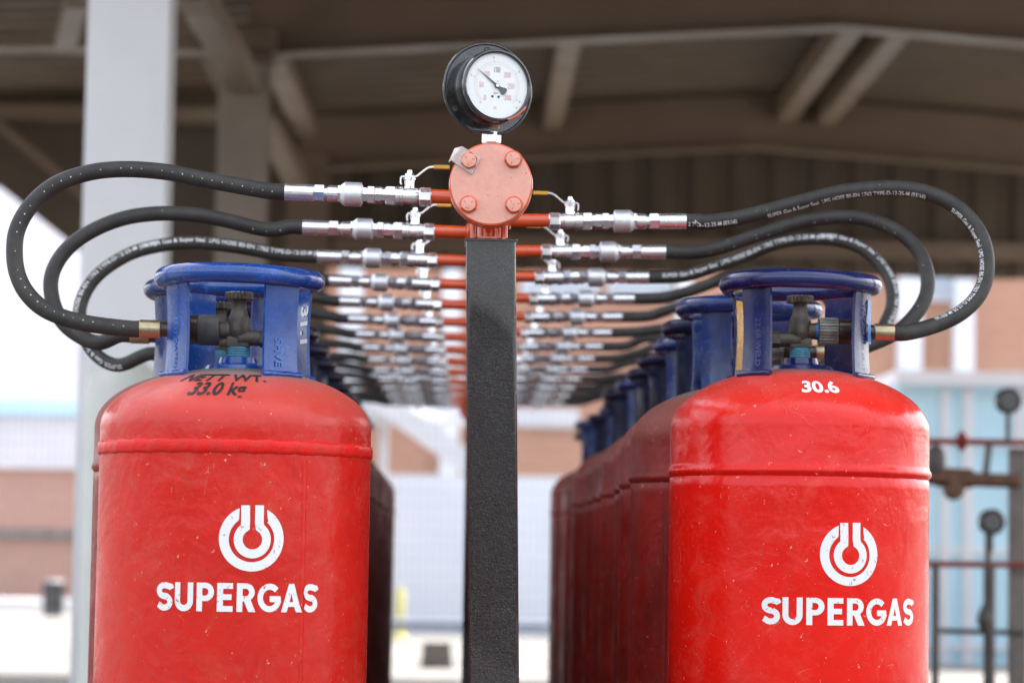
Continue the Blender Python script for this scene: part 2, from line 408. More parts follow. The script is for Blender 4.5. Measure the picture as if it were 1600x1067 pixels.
def arc(cx, cy, rx, ry, a0, a1, n=14):
    return [(cx+rx*math.cos(R(a0+(a1-a0)*i/n)), cy+ry*math.sin(R(a0+(a1-a0)*i/n))) for i in range(n+1)]
def ribbon(path, w):
    L, Rr = [], []
    for i, p in enumerate(path):
        a = Vector(path[max(i-1, 0)]); b = Vector(p); c = Vector(path[min(i+1, len(path)-1)])
        d1 = (b-a).normalized() if i > 0 else (c-b).normalized(); d2 = (c-b).normalized() if i < len(path)-1 else d1
        n1 = Vector((-d1.y, d1.x)); n2 = Vector((-d2.y, d2.x)); n = (n1+n2)
        n = n.normalized() if n.length > 1e-6 else n1
        k = w/2/max(.5, n.dot(n1)); L.append(tuple(b+n*k)); Rr.append(tuple(b-n*k))
    return L+Rr[::-1]
W = .215
GL = {
 'S': (.68, [ribbon([(.64, .76), (.60, .84)]+arc(.345, .70, .245, .19, 45, 270, 14)[1:-1]+[(.345, .51)]+arc(.335, .305, .245, .20, 88, -140, 14)+[(.07, .22)], W)]),
 'U': (.78, [ribbon([(.12, 1), (.12, .36)]+arc(.38, .36, .26, .26, 180, 360, 14)[1:-1]+[(.64, .36), (.64, 1)], W)]),
 'P': (.70, [[(.02, 0), (.02, 1), (.36, 1)]+arc(.36, .68, .33, .32, 88, -88, 12)+[(.36, .36), (.24, .36), (.24, 0)], [(.24, .55), (.24, .81), (.35, .81)]+arc(.35, .68, .125, .13, 80, -80, 8)+[(.35, .55)]]),
 'E': (.66, [[(.02, 0), (.02, 1), (.62, 1), (.62, .80), (.25, .80), (.25, .61), (.57, .61), (.57, .41), (.25, .41), (.25, .20), (.62, .20), (.62, 0)]]),
 'R': (.74, [[(.02, 0), (.02, 1), (.38, 1)]+arc(.38, .69, .32, .31, 88, -58, 12)+[(.74, 0), (.47, 0), (.30, .37), (.24, .37), (.24, 0)], [(.24, .55), (.24, .81), (.37, .81)]+arc(.37, .68, .115, .13, 80, -80, 8)+[(.37, .55)]]),
 'G': (.84, [ribbon(arc(.46, .5, .37, .395, 42, 342, 22)+[(.80, .46), (.46, .46)], W*.97)]),
 'A': (.82, [[(0, 0), (.31, 1), (.53, 1), (.84, 0), (.61, 0), (.55, .19), (.29, .19), (.23, 0)], [(.345, .36), (.42, .65), (.495, .36)]]),
}
def supergas_mesh(width, height):
    x = 0; ms = []
    for ch in 'SUPERGAS':
        adv, polys = GL[ch]
        me = poly_mesh([[(px+x, py) for px, py in p] for p in polys]); ms.append(me); x += adv+.085
    x -= .085; me = join_meshes(ms)
    for v in me.vertices: v.co.x = (v.co.x/x-.5)*width; v.co.y = (v.co.y-.5)*height
    return slice_mesh(me, .008)
def logo_mesh(r):
    s = r/100.0
    o = arc(0, 0, 100, 100, 113, 423, 48)+[(47, 70), (50, 52)]+arc(0, -2, 70, 70, 408, 126, 40)+[(-40, 60), (-39, 92)]
    o2 = ribbon([(-21, 101), (-20, 50)]+arc(2, -3, 43.5, 43.5, 121, 419, 34)+[(22, 50), (22, 102)], 27)
    me = join_meshes([poly_mesh([o]), poly_mesh([o2])])
    for v in me.vertices: v.co.x *= s; v.co.y *= s
    return slice_mesh(me, .006)

# ================================================================== SETTING
gr = MB().box((0, 0, -.05), (900, 900, .1)).build('ground', M['ground'], smooth=0); tag(gr, kind='structure')

yd = MB().box((0, -30.5, .002), (120, 66, .012)).build('unseen_dark_yard', simple('unseen dark sheet', (.036, .035, .033), .9, 0, (.048, .046, .043), 8, .4, 200), smooth=0); tag(yd, kind='structure')  # unseen sheet added to cut bounce and darken reflections on the cylinders
hw = thing('unseen_dark_wall', (0, -15, 0), 'unseen dark wall added behind the camera to darken reflections', 'wall')  # added out of view so the glossy paint mirrors something dark
MB().box((0, 0, 1.4), (60, .25, 2.8)).build('wall', simple('unseen dark wall surface', (.035, .032, .026), .95, spec=.2), hw, smooth=0)
MB().box((0, 0, 2.83), (60, .35, .06)).build('coping', M['block'], hw, smooth=0)
# ---- shed
Y0, Y1, Y2 = 9.5, 15.2, 19.8
COLX, RIDGE, ZB, SL = -1.20, 2.05, 3.60, .068
RX = 5.4
def zb(x): return ZB + (x-COLX)*SL if x < RIDGE else ZB + (RIDGE-COLX)*SL - (x-RIDGE)*SL
shed = thing('steel_shed', (0, 0, 0), 'open steel shed with brown sheet roof, portal frames and dark hanging back cladding', 'shed')
FY = [2.2, Y0-3.2+.2, Y0, Y1, Y2]
FY = [3.9, Y0, Y1, Y2]
def icol(x, y, w, h, name='column', mat=None, wy=.22):
    m = MB(); t = .012
    m.box((x, y-wy/2+t/2, h/2), (w, t, h)); m.box((x, y+wy/2-t/2, h/2), (w, t, h)); m.box((x, y, h/2), (t, wy-2*t, h))
    m.box((x, y, .012), (w+.12, wy+.14, .024))
    return m.build(name, mat or M['shed_steel'], shed, smooth=0)
c1 = P(200, 300, Y0).x
icol(c1, Y0, .280, 4.2, mat=M['white_steel']); 
icol(COLX-.07, Y1, .275, 3.72, mat=M['column_grey']); icol(COLX+.02, Y2, .30, 3.7)
for y in (Y0, Y1, Y2): icol(RX, y, .30, 3.5)
MB().box((COLX-.07, Y1-.02, 3.66), (.35, .36, .12)).box((COLX-.07, Y1-.02, 3.56), (.33, .30, .05)).build('column_cap', M['shed_steel'], shed, smooth=0)
for y in (Y0, Y1, Y2):
    web, bot = MB(), MB()
    for xa, xb in ((COLX-.05, RIDGE), (RIDGE, RX)):
        za, zb_ = zb(xa), zb(xb)
        web.add([(xa, y-.006, za+.01), (xb, y-.006, zb_+.01), (xb, y-.006, zb_+.36), (xa, y-.006, za+.36), (xa, y+.006, za+.01), (xb, y+.006, zb_+.01), (xb, y+.006, zb_+.36), (xa, y+.006, za+.36)],
                [(0, 1, 2, 3), (7, 6, 5, 4), (0, 4, 5, 1), (3, 2, 6, 7), (0, 3, 7, 4), (1, 5, 6, 2)])
        for dz in (-.006, .36):
            bot.add([(xa, y-.09, za+dz), (xb, y-.09, zb_+dz), (xb, y+.09, zb_+dz), (xa, y+.09, za+dz), (xa, y-.09, za+dz+.014), (xb, y-.09, zb_+dz+.014), (xb, y+.09, zb_+dz+.014), (xa, y+.09, za+dz+.014)],
                    [(0, 3, 2, 1), (4, 5, 6, 7), (0, 1, 5, 4), (2, 3, 7, 6), (0, 4, 7, 3), (1, 2, 6, 5)])
    rf = web.build('rafter', M['shed_steel'], shed, smooth=0)
    bot.build('flange', M['flange_light'], rf, smooth=0)
# members running along the shed between the frames
for px, py, hgt in ((902, 52, .0), (1372, 30, 0), (1452, 26, 0)):
    x = P(px, py, Y1).x
    MB().box((x, (Y1+Y2)/2+.06, zb(x)+.27), (.13, Y2-Y1-.2, .16)).build('purlin', M['flange_light'], shed, smooth=0)
# eave beam, braces on the left
def bar(a, b, w, mat, name, parent=shed):
    m = MB(); a, b = Vector(a), Vector(b); d = b-a; q = d.to_track_quat('Y', 'Z').to_matrix()
    m.box((a+b)/2, (w, d.length, w*.8), rot=q); return m.build(name, mat, parent, smooth=0)
bar(P(296, -20, Y1-2.2), P(385, 130, Y1-.2), .15, M['flange_light'], 'brace')
bar(P(330, 90, Y1+.3), P(362, 150, Y1+.4), .10, M['flange_light'], 'brace')
bar(P(405, 165, Y2-1.5), P(468, 290, Y2-.2), .15, M['flange_light'], 'brace')
bar(P(425, 80, Y1+.4), P(478, 200, Y2-.3), .14, M['shed_steel'], 'brace')
# lean-to on the left: beams and dark raked end cladding
for y, pa, pb in ((Y1, 52, 74), (Y2, 163, 184)):
    z1 = P(60, pa, y).z; z0 = P(60, pb, y).z
    MB().box((COLX-2.9, y+.1, (z0+z1)/2), (5.4, .2, z1-z0)).build('beam', M['flange_light'], shed, smooth=0)
a = [P(-900, -60, Y2+.3), P(-900, -20, Y2+.3), P(0, 292, Y2+.3), P(125, 392, Y2+.3), P(300, 436, Y2+.3), P(500, 436, Y2+.3), P(500, -60, Y2+.3)]
m = MB(); n = len(a); m.add(a+[p+Vector((0, .05, 0)) for p in a], [tuple(range(n)), tuple(range(n, 2*n))[::-1]]+[(i, (i+1) % n, n+(i+1) % n, n+i) for i in range(n)])
m.build('end_cladding', M['clad_sheet'], shed, smooth=0)
bar(P(-60, 150, Y2+.1), P(132, 305, Y2+.1), .09, M['shed_steel'], 'brace')
bar(P(100, 70, Y1-1), P(120, 0, Y1-3), .10, M['flange_light'], 'brace')
# corrugated sheets
def corr(period, h):   # one period of a trapezoid
    return [(0, 0), (period*.35, 0), (period*.5, h), (period*.85, h)]
def roof(xs, zs, ya, yb, name):
    m = MB(); prof = []; y = ya
    while y < yb:
        for d, h in corr(.32, .04): prof.append((y+d, h))
        y += .32
    vs, fs = [], []
    for (yy, h) in prof:
        for x, z in zip(xs, zs): vs.append((x, yy, z+h))
        for x, z in zip(xs, zs): vs.append((x, yy, z+h+.006))
    k = len(xs)
    for i in range(len(prof)-1):
        for j in range(k-1):
            a_, b_ = i*2*k+j, (i+1)*2*k+j
            fs.append((a_, a_+1, b_+1, b_)); fs.append((a_+k, b_+k, b_+k+1, a_+k+1))
    m.add(vs, fs); return m.build(name, M['roof_sheet'], shed, smooth=0, recalc=False)
roof([COLX-.3, RIDGE, RX+.3], [zb(COLX-.3)+.40, zb(RIDGE)+.40, zb(RX+.3)+.40], 3.3, Y2+.6, 'roof_sheet')
roof([COLX-6, COLX-.35], [3.98, 4.2], 8.6, Y2+.5, 'roof_sheet')
# hanging gable cladding
m = MB(); x = COLX+.15; prof = []
zlow = P(1300, 431, Y2+.45).z
while x < RX+2.2:
    for d, h in corr(.30, .045): prof.append((x+d, h))
    x += .30
vs, fs = [], []
for x, h in prof:
    for yy in (Y2+.45+h, Y2+.456+h): vs += [(x, yy, zlow), (x, yy, 4.4)]
for i in range(len(prof)-1):
    a_, b_ = i*4, (i+1)*4; fs += [(a_, b_, b_+1, a_+1), (a_+2, a_+3, b_+3, b_+2), (a_, a_+2, b_+2, b_)]
m.add(vs, fs); m.build('gable_cladding', M['clad_sheet'], shed, smooth=0, recalc=False)
zg = P(1200, 386, Y2+.3).z
MB().box((2.6, Y2+.36, zg), (7.2, .1, .12)).build('girt', M['shed_steel'], shed, smooth=0)

# ---- brick building behind
bl = thing('brick_building', (0, 0, 0), 'salmon brick building with white pilasters far behind the shed', 'building')
YB = 34.0
def wallbox(px0, py0, px1, py1, Y, th, mat, name, parent, tier=0.0):
    a, b = P(px0, (py0+py1)/2, Y), P(px1, (py0+py1)/2, Y); cx = (px0+px1)/2
    z1, z0 = P(cx, py0, Y).z, P(cx, py1, Y).z
    z0 = max(z0, 0)
    return MB().box(((a.x+b.x)/2, Y+th/2, (z0+z1)/2), (abs(b.x-a.x), th, z1-z0)).build(name, mat, parent, smooth=0)
wallbox(486, 250, 1900, 1100, YB, 6.0, M['brick'], 'wall', bl)
for x0, x1 in ((526, 562), (688, 716), (1056, 1078), (1404, 1440), (1492, 1522)):
    wallbox(x0, 255, x1, 1100, YB-.25, .25, M['plaster'], 'pilaster', bl)
for x0, x1, y0, y1 in ((815, 935, 436, 470), (950, 1050, 436, 470), (815, 905, 655, 668), (560, 690, 622, 648), (1440, 1492, 430, 470)):
    f = wallbox(x0, y0, x1, y1, YB-.1, .1, M['plaster'], 'window', bl)
    wallbox(x0+4, y0+4, x1-4, y1-4, YB-.12, .02, M['glass'], 'pane', f)
wallbox(486, 592, 1900, 600, YB-.18, .18, M['plaster'], 'band', bl)
# white sheet boundary panels, one in front of the brick
wp = thing('panel_wall', (0, 0, 0), 'white sheet boundary wall seen between the two rows of cylinders', 'wall')
x = P(470, 800, 29).x; k = 0
xe = P(1440, 800, 29).x; zt = P(700, 742, 29).z
while x < xe:
    MB().box((x+.5, 29.05, zt/2), (.985, .05, zt)).build('panel', M['panel_white'], wp, smooth=0); x += 1.0
cn = thing('white_canopy', (0, 0, 0), 'white sloping canopy strut and fascia under the brick building', 'canopy')
bar(P(590, 622, 26), P(740, 730, 26), .26, M['plaster'], 'strut', cn)
a, b = P(430, 632, 26), P(905, 640, 26)
MB().box(((a.x+b.x)/2, 26.1, a.z-.08), (b.x-a.x, .2, .16)).build('fascia', M['plaster'], cn, smooth=0)
bar(P(600, 660, 26.2), (P(600, 660, 26.2).x, 26.2, 0), .08, M['plaster'], 'post', cn)
wb = thing('white_building', (0, 0, 0), 'large plain white building above the low brick wall at left', 'building')
wallbox(-900, 150, 470, 1000, 56, 8.0, M['plaster'], 'wall', wb)
wallbox(-900, 622, 470, 646, 55.9, .1, M['pale_blue'], 'band', wb)
# left low brick wall with ledge
lw = thing('low_brick_wall', (0, 0, 0), 'low terracotta wall with a grey ledge beyond the wire fence at left', 'wall')
wallbox(-700, 727, 480, 1000, 44, .3, M['brick_dull'], 'wall', lw)
wallbox(-700, 824, 480, 838, 43.9, .1, M['block'], 'ledge', lw)
wallbox(-700, 720, 480, 729, 43.9, .5, M['plaster'], 'coping', lw)
# bin
bn = thing('waste_bin', P(83, 958, 34), 'small dark bin standing before the low terracotta wall', 'bin')
bn.location.z = 0; bn.scale = (.95, .95, 1.0)
MB().lathe([(.11, 0), (.13, .02), (.145, .36), (.15, .38)], 24).build('bin_body', M['dark_plastic'], bn)
MB().lathe([(.156, .38), (.156, .41), (.10, .44), (0, .45)], 24).build('bin_lid', M['dark_plastic'], bn)
# kerb strip
kb = MB().box((-6, 38, .06), (14, .3, .12), .02).build('kerb', M['plaster'], smooth=0); tag(kb, kind='structure')
# wire fence
fn = thing('wire_fence', (0, 22, 0), 'welded wire mesh fence on thin posts behind the shed', 'fence')
m = MB(); x = -6.0
while x < 2.2:
    m.box((x, 0, 1.0), (.004, .004, 2.0)); x += .055
z = .02
while z < 2.0: m.box((-1.9, .005, z), (8.2, .004, .004)); z += .11
m.build('wire_panel', M['wire'], fn, smooth=0)
for x in (-6.02, -3.95, .35, 2.22): MB().box((x, .04, 1.02), (.05, .05, 2.04), .004).build('fence_post', M['wire'], fn, smooth=0)
# cream bollard by the white column
bo = P(190, 560, 8.7)
bd = MB().lathe([(.115, 0), (.115, bo.z-.09), (.10, bo.z-.04), (.06, bo.z-.008), (0, bo.z)], 40).build('guard_bollard', M['cream']); bd.location = (bo.x+.005, 8.7, 0)
tag(bd, 'cream round-topped guard bollard against the white column', 'bollard')
# yellow marker, concrete block, blue pipe
p = P(626, 917, 27)
yb = MB().lathe([(.07, 0), (.07, .03), (.045, .05), (.04, p.z-.03), (.02, p.z)], 20).build('marker_post', M['yellow']); yb.location = (p.x, 27, 0); tag(yb, 'short yellow-green marker post before the white panels', 'marker post')
p = P(682, 1038, 20.6); q = P(682, 1002, 20.6)
cb = MB().prism([(-.12, 0), (.12, 0), (.10, q.z-.0), (-.10, q.z)], .22).build('concrete_block', M['block'], smooth=0); cb.location = (p.x, 20.6, 0); tag(cb, 'small grey concrete block on the ground between the cylinder rows', 'block')
q = P(650, 974, 26)
gp = thing('ground_pipe', (0, 26, 0), 'blue-grey pipe on low saddles running along the white panels', 'pipe')
MB().rod((-1.6, 0, q.z), (3.2, 0, q.z), .04, 16).build('pipe', M['pipe_blue'], gp)
for x in (-1.2, .1, 1.4, 2.6): MB().box((x, 0, (q.z-.04)/2), (.12, .12, q.z-.04)).build('saddle', M['block'], gp, smooth=0)

# ---- pale blue cabin on the right
cbn = thing('blue_cabin', (0, 0, 0), 'pale blue sheet cabin with white frame behind the pipework at right', 'cabin')
YC = 22.6
wallbox(1405, 606, 2100, 1300, YC, 2.2, M['pale_blue'], 'wall', cbn)
wallbox(1400, 584, 2110, 606, YC-.08, 2.4, M['plaster'], 'roof', cbn)
for x0, x1 in ((1470, 1482), (1505, 1520), (1585, 1600), (1700, 1716)):
    wallbox(x0, 606.5, x1, 1300, YC-.03, .03, M['plaster'], 'mullion', cbn)
for y0 in (692, 860, 1010): wallbox(1405, y0, 2100, y0+9, YC-.022, .022, M['plaster'], 'rail', cbn)

# ---- regulator pipework on the right
YP = 9.2
pw = thing('regulator_pipework', (0, 0, 0), 'painted gas pipework on a grey stand beside the blue cabin', 'pipework')
def hp(px0, py0, px1, py1, r, mat, name='pipe', Y=YP):
    return MB().rod(P(px0, py0, Y), P(px1, py1, Y), r, 20).build(name, mat, pw)
hp(1395, 688, 1760, 694, .0105, M['pipe_red']); hp(1395, 880, 1760, 884, .0105, M['pipe_red'])
hp(1390, 744, 1592, 752, .024, M['pipe_bronze'])
g = P(1490, 765, YP); MB().at(Matrix.Translation(g) @ Matrix.Rotation(R(90), 4, 'X')).lathe([(.0, -.05), (.03, -.045), (.036, 0), (.03, .045), (0, .05)], 24).build('regulator', M['pipe_bronze'], pw)
MB().rod(P(1462, 745, YP), P(1520, 748, YP), .033, 24, cap=.004).build('regulator', M['pipe_bronze'], pw)
g = P(1503, 689, YP)
MB().at(Matrix.Translation(g)).lathe([(.006, -.034), (.02, -.012), (.031, 0), (.02, .012), (.006, .034)], 20).build('shutoff_valve', M['pipe_red'], pw)
g = P(1462, 718, YP)
MB().at(Matrix.Translation(g)).lathe([(.012, -.07), (.03, -.04), (.034, .0), (.03, .03), (.012, .05)], 20).build('shutoff_valve', M['pipe_grey'], pw)
g = P(1540, 966, YP)
MB().at(Matrix.Translation(g)).lathe([(.014, -.045), (.026, -.02), (.03, 0), (.024, .02), (.012, .045)], 20).build('shutoff_valve', M['pipe_grey'], pw)
def vp(px, py, r, mat=M['pipe_grey'], name='pipe', Y=YP, w=None):
    a = P(px, py, Y)
    if w: return MB().box((a.x, Y, a.z/2), (w, w, a.z), .003).build(name, mat, pw, smooth=0)
    return MB().rod((a.x, Y, 0), (a.x, Y, a.z), r, 16).build(name, mat, pw)
vp(1462, 880, .013); vp(1544, 830, .011); vp(1590, 700, .026, mat=M['stand_grey'], w=.055, name='stand_post', Y=YP+.1); vp(1546, 884, .02)
hp(1462, 985, 1600, 988, .009, M['pipe_grey'], 'crossbar', YP+.06); hp(1540, 740, 1546, 690, .012, M['pipe_grey'])
for px, py, pb in ((1577, 626, 690), (1551, 815, 862)):
    c = P(px, py, YP-.05)
    gg = thing('pressure_gauge', c, 'out-of-focus black gauge '+('high on the pipework at the right edge' if py < 700 else 'low on the pipework at the right, under the other'), 'gauge', 'gauges on the pipework at right', rot=(0, 0, R(8)))
    MB().at(Matrix.Rotation(R(90), 4, 'X')).lathe([(0, -.03), (.040, -.03), (.043, -.026), (.043, .003), (.038, .006), (.036, .001), (0, .001)], 36).build('case', M['gloss_black'], gg)
    MB().at(Matrix.Rotation(R(90), 4, 'X')).lathe([(0, .002), (.029, .0022), (.029, .003), (0, .003)], 30).build('dial', M['dial_grey'], gg)
    MB().rod((0, .015, -.04), (0, .015, -(pb-py)/F*YP), .008, 12).build('stem', M['pipe_grey'], gg)

# ================================================================== CYLINDERS
RB = .1845
def body_profile(weld, dome_h, top, straight, bead, neck_r=.034):
    pr = [(.0, .075), (.10, .070), (.150, .082), (.175, .11), (RB, .15), (RB, weld-.14)]
    pr += [(RB, weld-.02), (RB, weld-.006)]
    pr += bead
    z0 = weld+straight
    pr.append((RB, z0))
    for i in range(1, 25):
        t = i/24*math.pi/2*.985
        pr.append((RB*math.cos(t), z0+dome_h*math.sin(t)))
    return pr
def dome_point(phi, s, weld, straight, dome_h, e=.0009):
    """s : parameter angle on the dome ellipse in radians from its rim"""
    r = RB*math.cos(s); z = weld+straight+dome_h*math.sin(s)
    n = Vector((math.cos(s)/RB, math.sin(s)/dome_h)).normalized()
    r += n.x*e; z += n.y*e
    return Vector((r*math.sin(phi), -r*math.cos(phi), z))

def make_cylinder(name, label, cat, group, body_mat, blue, weld, straight, dome_h, ringtop, legs, bead, seam_phi=None, rough_seam=False, leg_w=.054, handed=-1, relief=1, detail=True, lip=None):
    root = thing(name, (0, 0, 0), label, cat, group)
    top = weld+straight+dome_h
    m = MB().lathe(body_profile(weld, dome_h, top, straight, bead), 96)
    body = m.build('body', body_mat, root, smooth=50)
    if rough_seam:
        mb = MB(); pts = []
        for i in range(180):
            a = 2*math.pi*i/180; rr = RB+.0008+.0006*math.sin(i*1.9)+.0005*random.random(); pts.append((rr*math.sin(a), -rr*math.cos(a), weld+.0008*random.random()))
        # broad raised weld band
        prof = [(RB-.001, -.0095), (RB+.0010, -.008), (RB+.0021, -.004), (RB+.0021, .004), (RB+.0010, .008), (RB-.001, .0095)]
        n = 180; vs, fs = [], []
        for r, z in prof:
            for i in range(n):
                a = 2*math.pi*i/n; jr = .0007*math.sin(i*2.3+z*900)+.0005*random.random(); vs.append(((r+jr)*math.cos(a), (r+jr)*math.sin(a), weld+z+.0006*math.sin(i*1.1)))
        for k in range(len(prof)-1):
            for i in range(n): fs.append((k*n+i, k*n+(i+1) % n, (k+1)*n+(i+1) % n, (k+1)*n+i))
        MB().add(vs, fs).build('weld_band', M['seam_red'], body, smooth=60)
    if seam_phi is not None:
        vs, fs = [], []; zz = []
        z = .14
        while z < weld-.012: zz.append(z); z += .006
        for z in zz:
            w = .0042+.0006*random.random(); h = .0022+.0004*random.random(); o = .0004*random.uniform(-1, 1)
            for k in range(7):
                t = -1+k/3; ph = seam_phi+(t*w+o)/RB; rr = RB-.0006+h*(1-t*t)
                vs.append((rr*math.sin(ph), -rr*math.cos(ph), z))
        for i in range(len(zz)-1):
            for k in range(6): fs.append((i*7+k, i*7+k+1, (i+1)*7+k+1, (i+1)*7+k))
        MB().add(vs, fs).build('vertical_weld', body_mat, body, smooth=60)
    # foot ring
    MB().lathe([(.148, 0), (.152, 0), (.152, .09), (.148, .09)], 64, closed_ends=False).build('foot_ring', body_mat, root)
    # guard ring
    rr = .1035; tr = .0135; pts = [(rr*math.cos(2*math.pi*i/72), rr*math.sin(2*math.pi*i/72), ringtop-tr+.0012*math.sin(4*math.pi*i/72)) for i in range(72)]
    MB().tube(pts, tr, 18, closed=True).build('guard_ring', blue, root, smooth=60)
    for phd in legs:
        ph = R(phd); rl = .101; zb0 = weld+straight+dome_h*math.sqrt(max(0, 1-(rl/RB)**2))-.012; zt0 = ringtop-.020
        m = MB(); vs, fs = [], []; nz, nx = 14, 8; th = .0042
        for side in (0, 1):
            for i in range(nz+1):
                t = i/nz; z = zb0+(zt0-zb0)*t; bow = .0035*math.sin(math.pi*t)
                for k in range(nx+1):
                    u = (k/nx-.5)*leg_w*(1+.02*math.cos(6*t)); cur = rl-(th if side else 0)-bow
                    a = ph+u/rl*.62; rcur = cur*math.cos(u/rl*.2)
                    vs.append((rcur*math.sin(ph)+u*math.cos(ph)*.97-(u*u*2.2)*math.sin(ph), -rcur*math.cos(ph)+u*math.sin(ph)*.97+(u*u*2.2)*math.cos(ph), z))
        g = (nz+1)*(nx+1)
        for i in range(nz):
            for k in range(nx):
                a0 = i*(nx+1)+k; fs.append((a0, a0+1, a0+nx+2, a0+nx+1)); fs.append((g+a0, g+a0+nx+1, g+a0+nx+2, g+a0+1))
            for k in (0, nx):
                a0 = i*(nx+1)+k; fs.append((a0, a0+nx+1, g+a0+nx+1, g+a0))
        for k in range(nx):
            a0 = nz*(nx+1)+k; fs.append((a0, a0+1, g+a0+1, g+a0)); fs.append((k, g+k, g+k+1, k+1))
        m.add(vs, fs)
        leg = m.build('leg', blue, root, smooth=40)
        # weld fillets at the foot and under the ring
        if detail:
            w = MB(); pts = []
            for k in range(13):
                u = (k/12-.5)*leg_w*1.12; r2 = rl+.0015
                pts.append((r2*math.sin(ph)+u*math.cos(ph)-(u*u*2.2)*math.sin(ph), -r2*math.cos(ph)+u*math.sin(ph)+(u*u*2.2)*math.cos(ph), weld+straight+dome_h*math.sqrt(1-(rl/RB)**2)+.0012+.001*random.random()))
            w.tube(pts, .0042, 8); w.build('weld_bead', blue, leg, smooth=60); w = MB(); pts = [(x*1.012, y*1.012, ringtop-.0235+.0015*random.random()) for x, y, z in pts]
            w.tube(pts, .0032, 8); w.build('weld_bead', blue, leg, smooth=60)
    # valve collar and neck
    m = MB().at(Matrix.Translation((0, 0, top-.006))).lathe([(.052, 0), (.046, .008), (.028, .012), (.026, .020)], 32)
    m.build('neck_collar', blue, root)
    m = MB().at(Matrix.Translation((0, 0, top+.012))); pr = []
    for i in range(6): pr += [(.0142, i*.0032), (.0152, i*.0032+.0016)]
    m.lathe(pr, 24).build('thread', M['tape'], root)
    # valve
    vz = VZ = ringtop-.0826 if handed < 0 else ringtop-.079
    v = MB(); base = top+.029
    v.box((0, 0, base+.007), (.031, .024, .0145), .0022)
    v.at(Matrix.Translation((0, 0, base+.012))).lathe([(.013, 0), (.0165, .008), (.0170, vz-base-.012), (.0150, vz-base+.004), (.0125, vz-base+.010), (.0105, vz-base+.016), (.0098, vz-base+.030)], 28)
    v.at(Matrix.Identity(4)).rod((0, 0, vz), (handed*.030, 0, vz), .0125, 24, r2=.0115)
    v.rod((0, -.004, base+.012), (-handed*.040, -.004, base+.012), .0105, 20, cap=.001)
    v.rod((-handed*.030, -.004, base+.012), (-handed*.046, -.004, base+.012), .0125, 6)
    body_v = v.build('valve', M['brass_dark'], root)
    # ribbed handwheel
    hz = vz+.030+.012 if handed < 0 else vz+.028+.012
    m = MB(); vs, fs = [], []; n = 96
    for z, s_ in ((hz-.0006, .93), (hz+.0008, 1), (hz+.0092, 1), (hz+.0105, .93)):
        for i in range(n):
            a = 2*math.pi*i/n; r = (.0186+.0012*math.sin(a*20))*s_; vs.append((r*math.cos(a), r*math.sin(a), z))
    for k in range(3):
        for i in range(n): fs.append((k*n+i, k*n+(i+1) % n, (k+1)*n+(i+1) % n, (k+1)*n+i))
    fs += [tuple(range(n))[::-1], tuple(3*n+i for i in range(n))]
    m.add(vs, fs); m.build('handwheel', M['wheel'], body_v, smooth=25)
    return root, body, vz, top

beadL = [(RB, WELD-.006) for WELD in ()]
GA = 'gas cylinders standing in two rows'
WL = E+.131; WR = E+.114
LEFT = dict(weld=WL, straight=.030, dome_h=.0835, ringtop=E+.379)
RIGHT = dict(weld=WR, straight=.064, dome_h=.090, ringtop=E+.401)
XL, YL = -.316, 3.77
XR, YR = .475, 3.93
cylL, bodyL, vzL, topL = make_cylinder('gas_cylinder', 'dusty red gas cylinder marked 33.0 kg, front of the left row', 'gas cylinder', GA, M['red_left'], M['blue'],
    legs=(41, -55, 121, -139), bead=[], seam_phi=R(34), rough_seam=True, handed=-1, leg_w=.057, **LEFT)
cylL.location = (XL, YL, 0)
cylR, bodyR, vzR, topR = make_cylinder('gas_cylinder', 'bright red gas cylinder marked 30.6, front of the right row', 'gas cylinder', GA, M['red_right'], M['navy'],
    legs=(-46, 58, 136, -128), bead=[(RB-.0012, WR-.0045), (RB-.0004, WR-.003), (RB+.0030, WR+.0005), (RB+.0036, WR+.003), (RB+.0026, WR+.007), (RB+.0008, WR+.010), (RB, WR+.014)], handed=1, leg_w=.052, **RIGHT)
cylR.location = (XR, YR, 0)

# lettering
def on_body(me, phi0, zc, name, mat, parent, e=.0007, seam=None):
    def fn(u, v):
        ph = phi0+u/RB; ee = e
        if seam is not None: ee += .0030*math.exp(-((ph-seam)*RB/.0042)**2)
        return Vector(((RB+ee)*math.sin(ph), -(RB+ee)*math.cos(ph), zc+v))
    if seam is not None: me = slice_mesh(me, .0015)
    map_mesh(me, fn); return obj_from(me, name, mat, parent)
on_body(supergas_mesh(.221, .0370), R(7.2), P(367, 933, YL-RB).z, 'lettering', M['white_mark'], bodyL, seam=R(34))
on_body(logo_mesh(.0425), R(12.0), P(390, 841, YL-RB).z, 'emblem', M['white_mark'], bodyL)
on_body(supergas_mesh(.239, .0370), R(14.9), P(1305, 955, YR-RB+.01).z, 'lettering', M['white_mark'], bodyR)
on_body(logo_mesh(.0425), R(15.4), P(1322, 866, YR-RB).z, 'emblem', M['white_mark'], bodyR)
def xs(me, k):
    for v in me.vertices: v.co.x *= k
    return slice_mesh(me, .006)
def on_dome(me, phi0, s0, D, name, mat, parent, rot=0.0):
    rc = RB*math.cos(s0)
    def fn(u, v):
        # arc length per unit s near s0
        ds = math.hypot(RB*math.sin(s0), D['dome_h']*math.cos(s0))
        return dome_point(phi0+u/rc, s0+v/ds, D['weld'], D['straight'], D['dome_h'])
    map_mesh(me, fn); return obj_from(me, name, mat, parent)
on_dome(xs(text_mesh('NETT WT.', .038, .02, .3), .64), R(-4.5), R(48), LEFT, 'lettering', M['black_mark'], bodyL)
on_dome(xs(text_mesh('33.0 kg', .044, .024, .28), .58), R(-5.5), R(33), LEFT, 'lettering', M['black_mark'], bodyL)
